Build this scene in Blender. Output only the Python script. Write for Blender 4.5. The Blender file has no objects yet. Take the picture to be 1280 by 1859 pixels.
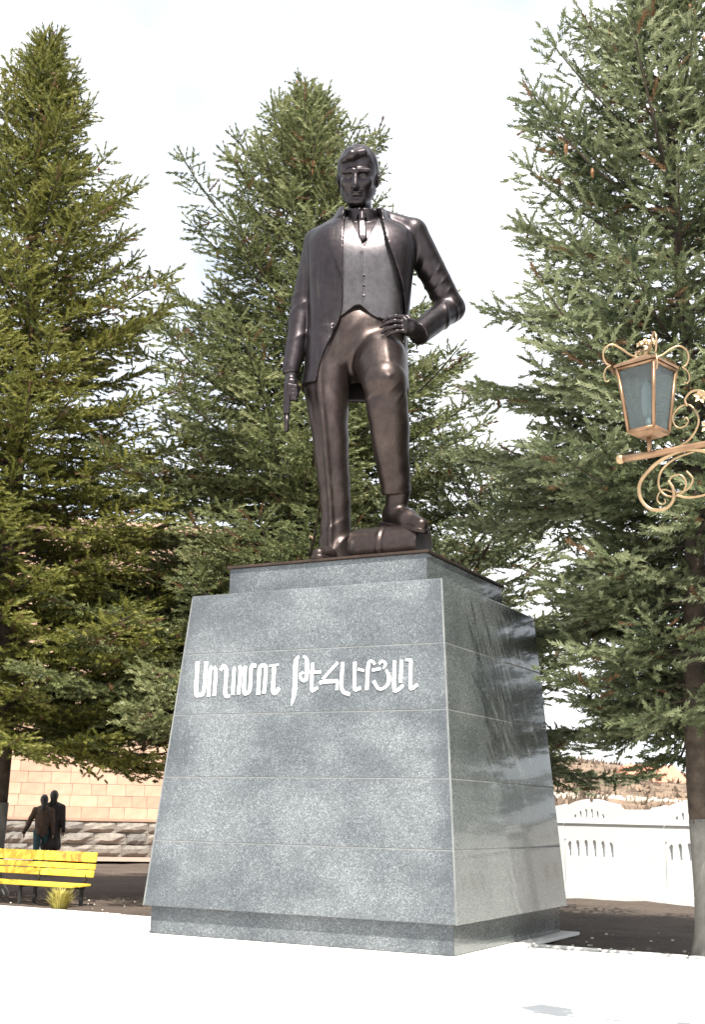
import bpy, bmesh, math, random
import numpy as np
from mathutils import Vector, Matrix

random.seed(7)
rng = np.random.default_rng(11)
SC = bpy.context.scene
COL = SC.collection
rad = math.radians

# ---------------------------------------------------------------- camera
F_PX, IMG_H = 2230.0, 1859.0
CAM_POS = Vector((7.31, -12.55, 1.45))
YAW, PITCH, ROLL = 0.485, 0.240, 0.021


def cam_axes():
    cy, sy, cp, sp = math.cos(YAW), math.sin(YAW), math.cos(PITCH), math.sin(PITCH)
    cr, sr = math.cos(ROLL), math.sin(ROLL)
    f = Vector((-sy * cp, cy * cp, sp))
    r = Vector((cy, sy, 0))
    u = r.cross(f)
    return cr * r + sr * u, -sr * r + cr * u, f


_r, _u, _f = cam_axes()
cam_data = bpy.data.cameras.new('camera')
cam = bpy.data.objects.new('camera', cam_data)
COL.objects.link(cam)
cam.matrix_world = Matrix(((_r.x, _u.x, -_f.x, CAM_POS.x), (_r.y, _u.y, -_f.y, CAM_POS.y),
                           (_r.z, _u.z, -_f.z, CAM_POS.z), (0, 0, 0, 1)))
cam_data.sensor_fit = 'VERTICAL'
cam_data.sensor_height = 24.0
cam_data.lens = F_PX / IMG_H * 24.0
cam_data.clip_start = 0.1
cam_data.clip_end = 2000.0
SC.camera = cam

# ---------------------------------------------------------------- sky, sun, exposure
SUN_EL, SUN_AZ = rad(62.0), rad(142.5)          # azimuth clockwise from +Y
sun_dir = Vector((math.sin(SUN_AZ) * math.cos(SUN_EL), math.cos(SUN_AZ) * math.cos(SUN_EL), math.sin(SUN_EL)))
world = bpy.data.worlds.new("World")
SC.world = world
world.use_nodes = True
wt = world.node_tree
wt.nodes.clear()
w_out = wt.nodes.new('ShaderNodeOutputWorld')
w_bg = wt.nodes.new('ShaderNodeBackground')
w_sky = wt.nodes.new('ShaderNodeTexSky')
w_sky.sky_type = 'NISHITA'
w_sky.sun_disc = False
w_sky.sun_elevation = SUN_EL
w_sky.sun_rotation = SUN_AZ
w_sky.altitude = 1500
w_sky.air_density = 1.0
w_sky.dust_density = 2.5
w_tc = wt.nodes.new('ShaderNodeTexCoord')
w_ns = wt.nodes.new('ShaderNodeTexNoise')
w_ns.inputs['Scale'].default_value = 2.6
w_ns.inputs['Detail'].default_value = 5
w_rp = wt.nodes.new('ShaderNodeMapRange')
w_rp.inputs[1].default_value = 0.30
w_rp.inputs[2].default_value = 0.62
w_rp.inputs[3].default_value = 0.24
w_rp.inputs[4].default_value = 1.0
w_mx = wt.nodes.new('ShaderNodeMix')
w_mx.data_type = 'RGBA'
w_mx.inputs[7].default_value = (7.5, 7.62, 7.75, 1)      # thin bright veil of cloud
wt.links.new(w_tc.outputs['Generated'], w_ns.inputs['Vector'])
wt.links.new(w_ns.outputs['Fac'], w_rp.inputs[0])
wt.links.new(w_rp.outputs[0], w_mx.inputs[0])
wt.links.new(w_sky.outputs['Color'], w_mx.inputs[6])
wt.links.new(w_mx.outputs[2], w_bg.inputs['Color'])
w_bg.inputs['Strength'].default_value = 0.10
wt.links.new(w_bg.outputs[0], w_out.inputs['Surface'])

sun_data = bpy.data.lights.new('sun', 'SUN')
sun_data.energy = 4.6
sun_data.angle = rad(0.55)
sun_data.color = (1.0, 0.955, 0.88)
sun = bpy.data.objects.new('sun', sun_data)
COL.objects.link(sun)
sun.rotation_euler = sun_dir.to_track_quat('Z', 'Y').to_euler()

SC.view_settings.view_transform = 'Standard'
SC.view_settings.look = 'None'
SC.view_settings.exposure = 1.25
SC.view_settings.gamma = 1.0
SC.view_settings.use_curve_mapping = False
SC.cycles.max_bounces = 6
SC.cycles.diffuse_bounces = 3
SC.cycles.glossy_bounces = 3
SC.cycles.transmission_bounces = 4
SC.cycles.caustics_reflective = False
SC.cycles.caustics_refractive = False
SC.cycles.sample_clamp_indirect = 6.0

# ---------------------------------------------------------------- helpers


def tag(o, label=None, cat=None, group=None, kind=None):
    if label: o['label'] = label
    if cat: o['category'] = cat
    if group: o['group'] = group
    if kind: o['kind'] = kind
    return o


def empty(name, loc=(0, 0, 0), rz=0.0):
    o = bpy.data.objects.new(name, None)
    COL.objects.link(o)
    o.location = loc
    o.rotation_euler = (0, 0, rz)
    o.empty_display_size = 0.2
    return o


def link_mesh(name, me, m, parent=None, loc=None, rot=None):
    o = bpy.data.objects.new(name, me)
    COL.objects.link(o)
    if m is not None and len(me.materials) == 0:
        me.materials.append(m)
    if parent is not None: o.parent = parent
    if loc is not None: o.location = loc
    if rot is not None: o.rotation_euler = rot
    return o


def fast_mesh(name, V, Fc, smooth=False):
    """V (n,3), Fc (m,k) with equal k."""
    V = np.ascontiguousarray(V, dtype=np.float32)
    Fc = np.ascontiguousarray(Fc, dtype=np.int32)
    me = bpy.data.meshes.new(name)
    me.vertices.add(len(V))
    me.vertices.foreach_set('co', V.ravel())
    k = Fc.shape[1]
    me.loops.add(Fc.size)
    me.loops.foreach_set('vertex_index', Fc.ravel())
    me.polygons.add(len(Fc))
    me.polygons.foreach_set('loop_start', np.arange(0, Fc.size, k, dtype=np.int32))
    me.polygons.foreach_set('loop_total', np.full(len(Fc), k, dtype=np.int32))
    if smooth:
        me.polygons.foreach_set('use_smooth', np.ones(len(Fc), dtype=bool))
    me.update(calc_edges=True)
    return me


class MB:
    """collects polygons into one mesh"""

    def __init__(s):
        s.v, s.f, s.sm = [], [], []

    def add(s, V, Fc, smooth=False):
        b = len(s.v)
        s.v += [tuple(map(float, p)) for p in V]
        s.f += [tuple(int(i) + b for i in q) for q in Fc]
        s.sm += [smooth] * len(Fc)

    def box(s, x0, y0, z0, x1, y1, z1, bev=0.0):
        if bev <= 0:
            V = [(x0, y0, z0), (x1, y0, z0), (x1, y1, z0), (x0, y1, z0), (x0, y0, z1), (x1, y0, z1), (x1, y1, z1), (x0, y1, z1)]
            s.add(V, [(3, 2, 1, 0), (4, 5, 6, 7), (0, 1, 5, 4), (1, 2, 6, 5), (2, 3, 7, 6), (3, 0, 4, 7)])
            return
        bm = bmesh.new()
        bmesh.ops.create_cube(bm, size=1)
        for v in bm.verts:
            v.co = (x0 + (v.co.x + .5) * (x1 - x0), y0 + (v.co.y + .5) * (y1 - y0), z0 + (v.co.z + .5) * (z1 - z0))
        bmesh.ops.bevel(bm, geom=list(bm.edges), offset=bev, segments=1, profile=.5, affect='EDGES')
        bm.verts.index_update()
        s.add([v.co for v in bm.verts], [[v.index for v in q.verts] for q in bm.faces])
        bm.free()

    def tube(s, pts, r, n=8, cap=True, flat=1.0):
        P = [Vector(p) for p in pts]
        R = list(r) if hasattr(r, '__len__') else [r] * len(P)
        T = []
        for i in range(len(P)):
            a, b = P[max(0, i - 1)], P[min(len(P) - 1, i + 1)]
            T.append((b - a).normalized())
        up = Vector((0, 0, 1)) if abs(T[0].z) < .9 else Vector((1, 0, 0))
        V, Fc = [], []
        x = T[0].cross(up).normalized()
        for i, p in enumerate(P):
            x = (x - T[i] * x.dot(T[i])).normalized()
            y = T[i].cross(x)
            for k in range(n):
                a = 2 * math.pi * k / n
                V.append(p + (x * math.cos(a) + y * math.sin(a) * flat) * R[i])
        for i in range(len(P) - 1):
            for k in range(n):
                Fc.append((i * n + k, i * n + (k + 1) % n, (i + 1) * n + (k + 1) % n, (i + 1) * n + k))
        if cap:
            Fc.append(tuple(range(n - 1, -1, -1)))
            Fc.append(tuple((len(P) - 1) * n + k for k in range(n)))
        s.add(V, Fc, True)

    def lathe(s, prof, n=20, c=(0, 0, 0)):
        V, Fc = [], []
        for (r, z) in prof:
            for k in range(n):
                a = 2 * math.pi * k / n
                V.append((c[0] + r * math.cos(a), c[1] + r * math.sin(a), c[2] + z))
        m = len(prof)
        for i in range(m - 1):
            for k in range(n):
                Fc.append((i * n + k, i * n + (k + 1) % n, (i + 1) * n + (k + 1) % n, (i + 1) * n + k))
        Fc.append(tuple(range(n - 1, -1, -1)))
        Fc.append(tuple((m - 1) * n + k for k in range(n)))
        s.add(V, Fc, True)

    def mesh(s, name):
        me = bpy.data.meshes.new(name)
        me.from_pydata(s.v, [], s.f)
        me.polygons.foreach_set('use_smooth', s.sm)
        me.update()
        return me

    def build(s, name, m, parent=None, loc=None, rot=None):
        return link_mesh(name, s.mesh(name), m, parent, loc, rot)


def spline(pts, n=10):
    """Catmull-Rom through 3-D points"""
    P = np.array(pts, float)
    Q = np.vstack([2 * P[0] - P[1], P, 2 * P[-1] - P[-2]])
    out = []
    for i in range(1, len(Q) - 2):
        p0, p1, p2, p3 = Q[i - 1], Q[i], Q[i + 1], Q[i + 2]
        for t in np.linspace(0, 1, n, endpoint=False):
            out.append(.5 * ((2 * p1) + (-p0 + p2) * t + (2 * p0 - 5 * p1 + 4 * p2 - p3) * t * t + (-p0 + 3 * p1 - 3 * p2 + p3) * t ** 3))
    out.append(P[-1])
    return np.array(out)


# ---------------------------------------------------------------- materials
class NT:
    def __init__(s, name):
        s.m = bpy.data.materials.new(name)
        s.m.use_nodes = True
        s.t = s.m.node_tree
        s.b = s.t.nodes['Principled BSDF']
        s.out = s.t.nodes['Material Output']
        s.tc = s.t.nodes.new('ShaderNodeTexCoord')

    def n(s, typ, **kw):
        nd = s.t.nodes.new(typ)
        for k, v in kw.items():
            if k in nd.inputs: nd.inputs[k].default_value = v
            else: setattr(nd, k, v)
        return nd

    def l(s, a, b): s.t.links.new(a, b)

    def noise(s, scale, detail=4, rough=.55, co='Object', vec=None):
        nd = s.n('ShaderNodeTexNoise')
        nd.inputs['Scale'].default_value = scale
        nd.inputs['Detail'].default_value = detail
        nd.inputs['Roughness'].default_value = rough
        s.l(vec if vec is not None else s.tc.outputs[co], nd.inputs['Vector'])
        return nd.outputs['Fac']

    def ramp(s, fac, stops):
        nd = s.n('ShaderNodeValToRGB')
        cr = nd.color_ramp
        while len(cr.elements) < len(stops): cr.elements.new(.5)
        for e, (p, c) in zip(cr.elements, stops):
            e.position = p
            e.color = (*c, 1) if len(c) == 3 else c
        s.l(fac, nd.inputs['Fac'])
        return nd.outputs['Color']

    def mix(s, fac, a, b, mode='MIX'):
        nd = s.n('ShaderNodeMix', data_type='RGBA', blend_type=mode)
        for idx, v in ((0, fac), (6, a), (7, b)):
            if hasattr(v, 'is_output'): s.l(v, nd.inputs[idx])
            elif idx == 0: nd.inputs[0].default_value = v
            else: nd.inputs[idx].default_value = (*v, 1)
        return nd.outputs[2]

    def math(s, op, a, b=0.0):
        nd = s.n('ShaderNodeMath', operation=op)
        for i, v in ((0, a), (1, b)):
            if hasattr(v, 'is_output'): s.l(v, nd.inputs[i])
            else: nd.inputs[i].default_value = v
        return nd.outputs[0]

    def bump(s, h, strength=.3, dist=.01):
        nd = s.n('ShaderNodeBump')
        nd.inputs['Strength'].default_value = strength
        nd.inputs['Distance'].default_value = dist
        s.l(h, nd.inputs['Height'])
        s.l(nd.outputs[0], s.b.inputs['Normal'])

    def done(s, col=None, rough=.6, metal=0.0, spec=None):
        if col is not None:
            if hasattr(col, 'is_output'): s.l(col, s.b.inputs['Base Color'])
            else: s.b.inputs['Base Color'].default_value = (*col, 1)
        if hasattr(rough, 'is_output'): s.l(rough, s.b.inputs['Roughness'])
        else: s.b.inputs['Roughness'].default_value = rough
        s.b.inputs['Metallic'].default_value = metal
        if spec is not None: s.b.inputs['Specular IOR Level'].default_value = spec
        return s.m


def plain(name, c1, c2, scale=6.0, rough=.7, metal=0.0, bump=.2, bscale=None, spec=None, co='Object'):
    t = NT(name)
    f = t.noise(scale, 5, co=co)
    col = t.ramp(f, [(.3, c1), (.7, c2)])
    if bump: t.bump(t.noise(bscale or scale * 6, 4, co=co), bump, .01)
    return t.done(col, rough, metal, spec)


def rand_tint(t, lo, hi):
    oi = t.n('ShaderNodeObjectInfo')
    return t.ramp(oi.outputs['Random'], [(0, lo), (1, hi)])


def granite(name, polish=.22, blotched=True):
    t = NT(name)
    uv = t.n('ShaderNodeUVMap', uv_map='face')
    v1 = t.n('ShaderNodeTexVoronoi', feature='F1')
    v1.inputs['Scale'].default_value = 84
    v1.inputs['Randomness'].default_value = 1
    t.l(t.tc.outputs['Object'], v1.inputs['Vector'])
    sep = t.n('ShaderNodeSeparateColor')
    t.l(v1.outputs['Color'], sep.inputs[0])
    grain = t.ramp(sep.outputs[0], [(0, (.056, .063, .067)), (.42, (.112, .124, .130)), (.78, (.170, .186, .195)), (1, (.31, .33, .34))] if blotched else [(0, (.042, .050, .048)), (.42, (.078, .088, .084)), (.78, (.120, .132, .126)), (1, (.22, .235, .225))])
    fine = t.noise(120, 2)
    grain = t.mix(.40, grain, t.ramp(fine, [(.35, (.075, .083, .088)), (.65, (.245, .258, .266))] if blotched else [(.35, (.05, .056, .054)), (.65, (.14, .15, .144))]))
    big = t.noise(1.1, 5)
    grain = t.mix(.75, grain, t.ramp(big, [(.34, (.58, .60, .63)), (.62, (1.12, 1.12, 1.12))]), 'MULTIPLY')
    col = grain
    if blotched:
        # darker tone along the margins of the block (uv in metres from its lower left corner, w = size)
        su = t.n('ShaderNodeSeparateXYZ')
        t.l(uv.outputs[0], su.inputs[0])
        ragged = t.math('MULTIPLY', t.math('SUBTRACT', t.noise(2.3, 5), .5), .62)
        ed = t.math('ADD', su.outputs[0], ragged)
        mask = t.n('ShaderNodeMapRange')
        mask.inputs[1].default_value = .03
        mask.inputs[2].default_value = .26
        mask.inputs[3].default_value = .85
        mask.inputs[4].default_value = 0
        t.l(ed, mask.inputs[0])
        # cloudy dark bands and blotches
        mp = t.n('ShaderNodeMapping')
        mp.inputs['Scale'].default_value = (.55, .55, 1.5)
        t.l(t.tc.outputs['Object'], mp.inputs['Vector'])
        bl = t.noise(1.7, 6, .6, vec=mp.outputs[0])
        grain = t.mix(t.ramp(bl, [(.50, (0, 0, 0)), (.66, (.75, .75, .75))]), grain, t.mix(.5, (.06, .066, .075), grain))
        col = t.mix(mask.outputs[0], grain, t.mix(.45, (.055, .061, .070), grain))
    sp = t.n('ShaderNodeTexNoise')
    sp.inputs['Scale'].default_value = 1.6
    t.l(t.tc.outputs['Object'], sp.inputs['Vector'])
    rr = t.n('ShaderNodeMapRange')
    rr.inputs[3].default_value = polish * .75
    rr.inputs[4].default_value = polish * 1.35
    t.l(sp.outputs['Fac'], rr.inputs[0])
    if not blotched:
        t.b.inputs['Coat Weight'].default_value = .42
        t.b.inputs['Coat Roughness'].default_value = .04
        t.b.inputs['Coat IOR'].default_value = 1.55
    return t.done(col, rr.outputs[0], 0, .18 if blotched else .5)


M = {}
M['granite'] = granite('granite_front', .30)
M['granite_side'] = granite('granite_polished', .20, False)
M['mortar'] = plain('pale_mortar', (.13, .136, .134), (.21, .215, .21), 4, .85)
M['letter'] = plain('white_enamel_letter', (.80, .80, .79), (.84, .84, .83), 8, .45, 0, .05)


def bronze(name, c1, c2, rough):
    t = NT(name)
    n1 = t.noise(2.2, 6, .6)
    n2 = t.noise(14, 4, .6)
    col = t.ramp(n1, [(.32, c1), (.68, c2)])
    col = t.mix(.25, col, t.ramp(n2, [(.4, c1), (.6, c2)]))
    # thin brown-green patina streaks running down
    mp = t.n('ShaderNodeMapping')
    mp.inputs['Scale'].default_value = (9, 9, .9)
    t.l(t.tc.outputs['Object'], mp.inputs['Vector'])
    st = t.noise(1.6, 5, .6, vec=mp.outputs[0])
    col = t.mix(t.ramp(st, [(.55, (0, 0, 0)), (.75, (.35, .35, .35))]), col, (.10, .10, .085))
    r = t.n('ShaderNodeMapRange')
    r.inputs[3].default_value = rough - .07
    r.inputs[4].default_value = rough + .10
    t.l(n2, r.inputs[0])
    t.bump(t.noise(22, 4), .12, .012)
    return t.done(col, r.outputs[0], .85, .5)


M['bronze'] = bronze('dark_bronze', (.028, .023, .025), (.054, .044, .047), .34)
M['bronze_light'] = bronze('highlight_bronze', (.080, .073, .076), (.150, .136, .140), .36)  # lighter base colour stands in for the bright highlight on the chest
M['bronze_leg'] = bronze('brown_bronze', (.036, .027, .025), (.074, .055, .050), .37)
M['bronze_plate'] = bronze('bronze_plate', (.05, .035, .028), (.10, .07, .055), .5)


def needles(name, dark, mid, light):
    t = NT(name)
    at = t.n('ShaderNodeAttribute', attribute_name='tint')
    col = t.ramp(at.outputs['Fac'], [(0, (.13, .075, .035)), (.07, dark), (.50, mid), (1, light)])
    t.done(col, .55, 0, .35)
    tr = t.n('ShaderNodeBsdfTranslucent')
    t.l(col, tr.inputs['Color'])
    ms = t.n('ShaderNodeMixShader')
    ms.inputs[0].default_value = .26
    t.l(t.b.outputs[0], ms.inputs[1])
    t.l(tr.outputs[0], ms.inputs[2])
    t.l(ms.outputs[0], t.out.inputs['Surface'])
    return t.m


M['needle_yellow'] = needles('spruce_needles_yellowish', (.036, .048, .012), (.125, .130, .024), (.26, .25, .065))
M['needle_green'] = needles('spruce_needles_green', (.032, .046, .018), (.132, .150, .054), (.30, .31, .150))
M['needle_blue'] = needles('spruce_needles_blue_green', (.030, .046, .022), (.130, .152, .070), (.30, .32, .185))
M['bark'] = plain('spruce_bark', (.030, .022, .016), (.085, .062, .045), 9, .9, 0, .8, 30)
M['limewash'] = plain('limewash_on_bark', (.15, .14, .125), (.25, .235, .21), 7, .9, 0, .7, 26)
M['cone'] = plain('spruce_cone', (.16, .075, .028), (.27, .13, .05), 30, .7)
M['paving'] = plain('pale_concrete_paving', (.58, .57, .545), (.68, .67, .645), .8, .85, 0, .12, 40)
M['kerb'] = plain('pale_kerb_stone', (.50, .49, .46), (.62, .61, .58), 5, .85, 0, .3)
M['path'] = plain('pinkish_asphalt_path', (.24, .165, .13), (.32, .23, .185), 3, .9, 0, .3)


def soil_mat():
    t = NT('dark_garden_soil')
    a = t.noise(.9, 6, .6)
    b = t.noise(14, 5, .65)
    c = t.ramp(a, [(.3, (.040, .028, .021)), (.7, (.080, .058, .043))])
    c = t.mix(t.ramp(b, [(.55, (0, 0, 0)), (.72, (.7, .7, .7))]), c, (.16, .125, .09))
    t.bump(b, .9, .04)
    return t.done(c, .95)


M['soil'] = soil_mat()


def tufa():
    t = NT('pink_tufa_block')
    base = rand_tint(t, (.42, .25, .175), (.58, .42, .29))
    n = t.noise(3.0, 5)
    c = t.mix(.5, base, t.ramp(n, [(.3, (.42, .27, .19)), (.7, (.60, .43, .31))]))
    t.bump(t.noise(30, 4), .25, .01)
    return t.done(c, .9)


def rough_stone():
    t = NT('rough_grey_stone')
    base = rand_tint(t, (.12, .115, .11), (.30, .26, .215))
    n = t.noise(6, 6, .65)
    c = t.mix(.5, base, t.ramp(n, [(.3, (.07, .066, .06)), (.7, (.30, .265, .225))]))
    t.bump(n, .8, .05)
    return t.done(c, .92)


M['tufa'] = tufa()
M['rough'] = rough_stone()
M['tufa_plain'] = plain('pink_tufa_core', (.30, .19, .14), (.38, .25, .18), 2, .9)
M['roof_red'] = plain('red_roof', (.30, .11, .07), (.42, .18, .11), 2, .8)
M['white_wall'] = plain('white_painted_wall', (.76, .76, .74), (.83, .83, .81), 3, .6, 0, .15, 40)
M['wall_line'] = plain('grey_wall_joint', (.22, .22, .22), (.34, .34, .33), 3, .8)


def yellow(name, smear):
    t = NT(name)
    n = t.noise(9, 5)
    c = t.ramp(n, [(.3, (.66, .44, .025)), (.7, (.80, .60, .07))])
    if smear:
        s = t.noise(7, 6, .7)
        sep = t.n('ShaderNodeSeparateXYZ')
        t.l(t.tc.outputs['Object'], sep.inputs[0])
        a = t.n('ShaderNodeMapRange')
        a.inputs[1].default_value = -.95
        a.inputs[2].default_value = -.80
        t.l(sep.outputs[0], a.inputs[0])
        b = t.n('ShaderNodeMapRange')
        b.inputs[1].default_value = -.16
        b.inputs[2].default_value = -.30
        t.l(sep.outputs[0], b.inputs[0])
        w = t.math('MULTIPLY', a.outputs[0], b.outputs[0])
        k = t.math('MULTIPLY', w, t.ramp(s, [(.42, (0, 0, 0)), (.56, (1, 1, 1))]))
        c = t.mix(k, c, (.62, .17, .03))
    t.bump(t.noise(30, 3), .2, .006)
    return t.done(c, .5)


M['yellow'] = yellow('yellow_bench_paint', False)
M['yellow_smear'] = yellow('yellow_paint_with_orange_smear', True)
M['dark_iron'] = plain('dark_iron', (.03, .03, .03), (.06, .055, .05), 10, .6, .4)
M['copper'] = plain('copper_paint', (.20, .118, .066), (.33, .20, .115), 9, .36, .6, .1)
M['brass'] = plain('gilded_scroll', (.27, .18, .098), (.43, .30, .17), 9, .32, .65, .1)


def glass():
    t = NT('dusty_lantern_glass')
    t.done((.17, .19, .19), .25, 0, .5)
    tr = t.n('ShaderNodeBsdfTransparent')
    tr.inputs['Color'].default_value = (.70, .76, .77, 1)
    ms = t.n('ShaderNodeMixShader')
    ms.inputs[0].default_value = .30
    t.l(tr.outputs[0], ms.inputs[1])
    t.l(t.b.outputs[0], ms.inputs[2])
    t.l(ms.outputs[0], t.out.inputs['Surface'])
    return t.m


M['glass'] = glass()
M['bulb'] = plain('white_bulb', (.75, .78, .76), (.80, .83, .80), 3, .3, 0, 0)
M['coat_dark'] = plain('dark_coat', (.016, .011, .010), (.035, .025, .022), 14, .85)
M['coat_brown'] = plain('brown_jacket', (.05, .03, .018), (.10, .058, .034), 14, .85)
M['jeans'] = plain('teal_jeans', (.02, .055, .06), (.04, .085, .09), 14, .85)
M['skirt'] = plain('dark_brown_skirt', (.02, .014, .012), (.045, .032, .026), 14, .85)
M['skin'] = plain('skin', (.28, .17, .12), (.36, .23, .17), 14, .6)
M['hair'] = plain('dark_hair', (.008, .006, .005), (.02, .016, .014), 20, .5)
M['boot'] = plain('dark_shoe', (.01, .01, .01), (.025, .022, .02), 20, .5)
M['straw'] = plain('yellow_green_dry_grass', (.30, .25, .05), (.46, .40, .10), 8, .8, 0, 0)
M['hill'] = None


def hill_mat():
    t = NT('brown_spring_hillside')
    a = t.noise(.05, 7, .65)
    b = t.noise(.5, 6, .7)
    c = t.ramp(a, [(.3, (.115, .075, .048)), (.5, (.17, .105, .068)), (.7, (.24, .115, .078))])
    c = t.mix(.55, c, t.ramp(b, [(.38, (.075, .056, .038)), (.62, (.30, .215, .14))]))
    t.bump(b, .8, .6)
    return t.done(c, .95)


M['hill'] = hill_mat()
M['twig'] = plain('bare_twig', (.10, .072, .050), (.20, .15, .11), 5, .9)
M['pale_stone'] = plain('pale_field_stone', (.55, .50, .40), (.70, .65, .54), 4, .9)
M['far_roof'] = plain('far_red_roof', (.46, .17, .11), (.54, .23, .15), 1.5, .85)
M['far_wall'] = plain('far_buff_wall', (.42, .33, .23), (.52, .42, .30), 1.5, .9)

# ---------------------------------------------------------------- ground
PZ = -0.04        # plaza level; the slab under the plinth tops out at 0


def sheet(name, pts, z, m, kind='structure'):
    mb = MB()
    mb.add([(x, y, z) for x, y in pts], [tuple(range(len(pts)))])
    o = mb.build(name, m)
    o['kind'] = kind
    return o


# soil as one sheet reaching the horizon, lightly uneven near the beds
def ground_sheet():
    xs = np.concatenate([[-900, -400, -150, -60], np.arange(-30, 16, .35), [25, 60, 150, 400, 900]])
    ys = np.concatenate([[-900, -300, -80, -20, 0, 1.5], np.arange(1.9, 24, .35), [30, 60, 150, 400, 900]])
    X, Y = np.meshgrid(xs, ys)
    Z = np.full(X.shape, PZ - .035)
    near = (Y > 2.6) & (Y < 23) & (X > -29) & (X < 15)
    Z = Z + np.where(near, rng.normal(0, .012, X.shape) + .02 * np.sin(X * 1.7) * np.sin(Y * 1.3), 0)
    V = np.stack([X.ravel(), Y.ravel(), Z.ravel()], 1)
    ny, nx = X.shape
    i = np.arange(ny * nx).reshape(ny, nx)
    Fc = np.stack([i[:-1, :-1], i[:-1, 1:], i[1:, 1:], i[1:, :-1]], -1).reshape(-1, 4)
    o = link_mesh('ground', fast_mesh('ground', V, Fc, True), M['soil'])
    o['kind'] = 'structure'


ground_sheet()
EDGE_Y = 2.06
plaza = sheet('plaza', [(-60, -70), (60, -70), (60, EDGE_Y - .35), (4.3, EDGE_Y - .18), (-6, EDGE_Y), (-60, EDGE_Y)], PZ, M['paving'])

# kerb stones along the plaza edge, behind and beside the pedestal
kerb = empty('kerb', (0, 0, 0))
tag(kerb, kind='structure')
kb = MB()
kb.box(0, 0, 0, .98, .13, .075, .012)
kerb_me = kb.mesh('kerb_stone')
kerb_me.materials.append(M['kerb'])
for i in range(34):
    x = -22.0 + i * 1.0
    if -2.3 < x < 1.6: continue
    y = EDGE_Y + .002 if x < -1 else EDGE_Y - .05 - (x - 1) * .036
    o = bpy.data.objects.new('kerb_stone', kerb_me)
    COL.objects.link(o)
    o.parent = kerb
    o.location = (x + random.uniform(-.006, .006), y + random.uniform(-.008, .008), PZ - .05 + random.uniform(-.006, .006))
    o.rotation_euler = (0, 0, 0 if x < -1 else -.036)

# path by the building
BDIR = Vector((math.cos(rad(38)), math.sin(rad(38)), 0))
BNRM = Vector((math.sin(rad(38)), -math.cos(rad(38)), 0))
BORG = Vector((-17.9, 18.12, 0))


def bp(s, d): return BORG + BDIR * s + BNRM * d


pts = [bp(-20, 3.3), bp(24, 3.3), bp(24, -.6), bp(-20, -.6)]
sheet('path', [(p.x, p.y) for p in pts], PZ + .03, M['path'])

# ---------------------------------------------------------------- pedestal
W, D, H_, TF, TS, PH, PI_, BH, BF, BS = 4.10, 3.70, 3.78, .266, .305, .32, .076, .389, .328, .343
ped = empty('pedestal', (0, D / 2, 0))
tag(ped, 'tall tapering grey granite pedestal with white lettering under the bronze statue', 'pedestal')


def ploc(p): return (p[0], p[1] - D / 2, p[2])


def slab_prism(name, quad, thick, inward, m, uvm=True, bev=.007):
    """quad: four corners (outer face, ccw from lower left seen from outside); extruded inward; outer edges bevelled"""
    q = [Vector(p) for p in quad]
    iv = Vector(inward).normalized()
    bm = bmesh.new()
    # outer face, a bevel ring, and the back; the face carries distance-to-edge in uv.x so the darker tone can follow the margins
    ux = (q[1] - q[0])
    L = ux.length
    vy = (q[3] - q[0])
    Hh = vy.length
    nx_, ny_ = max(2, int(L / .16)), max(2, int(Hh / .16))
    grid = []
    uvl = bm.loops.layers.uv.new('face')
    dist = {}
    b = bev
    for j in range(ny_ + 1):
        row = []
        for i in range(nx_ + 1):
            s = (b + (L - 2 * b) * i / nx_) / L
            t_ = (b + (Hh - 2 * b) * j / ny_) / Hh
            p = q[0] * (1 - s) * (1 - t_) + q[1] * s * (1 - t_) + q[2] * s * t_ + q[3] * (1 - s) * t_
            v = bm.verts.new(ploc(p))
            row.append(v)
            dist[v] = (min(s * L, (1 - s) * L), t_ * Hh)
        grid.append(row)
    for j in range(ny_):
        for i in range(nx_):
            bm.faces.new((grid[j][i], grid[j][i + 1], grid[j + 1][i + 1], grid[j + 1][i]))
    ring_in = [grid[0][i] for i in range(nx_ + 1)] + [grid[j][nx_] for j in range(1, ny_ + 1)] + \
              [grid[ny_][i] for i in range(nx_ - 1, -1, -1)] + [grid[j][0] for j in range(ny_ - 1, 0, -1)]
    cen = (q[0] + q[1] + q[2] + q[3]) / 4
    c_l = Vector(ploc(cen))
    mid, back = [], []
    exd = ux.normalized()
    eyd = vy.normalized()
    nr = len(ring_in)
    for idx, v in enumerate(ring_in):
        off = Vector((0, 0, 0))
        i_left = v in [grid[j][0] for j in range(ny_ + 1)]
        i_right = v in [grid[j][nx_] for j in range(ny_ + 1)]
        if i_left: off -= exd * b
        if i_right: off += exd * b
        if v in grid[0]: off -= eyd * b
        if v in grid[ny_]: off += eyd * b
        mv = bm.verts.new(v.co + off + iv * b)
        bv = bm.verts.new(v.co + off + iv * thick)
        mid.append(mv)
        back.append(bv)
    for i in range(nr):
        k = (i + 1) % nr
        bm.faces.new((ring_in[k], ring_in[i], mid[i], mid[k]))
        bm.faces.new((mid[k], mid[i], back[i], back[k]))
    for f in bm.faces:
        for lp in f.loops:
            lp[uvl].uv = dist.get(lp.vert, (0, 0))
    me = bpy.data.meshes.new(name)
    bm.to_mesh(me)
    bm.free()
    o = link_mesh(name, me, m, ped)
    return o


def face_pt(side, u, v):
    """point on an outer face of the tapering body; u,v in 0..1"""
    x0, x1, y0, y1, z = -W / 2 + TS * v, W / 2 - TS * v, TF * v, D - TF * v, PH + H_ * v
    if side == 'front': return Vector((x0 + (x1 - x0) * u, y0, z))
    if side == 'right': return Vector((x1, y0 + (y1 - y0) * u, z))
    if side == 'back': return Vector((x1 + (x0 - x1) * u, y1, z))
    return Vector((x0, y1 + (y0 - y1) * u, z))


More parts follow.
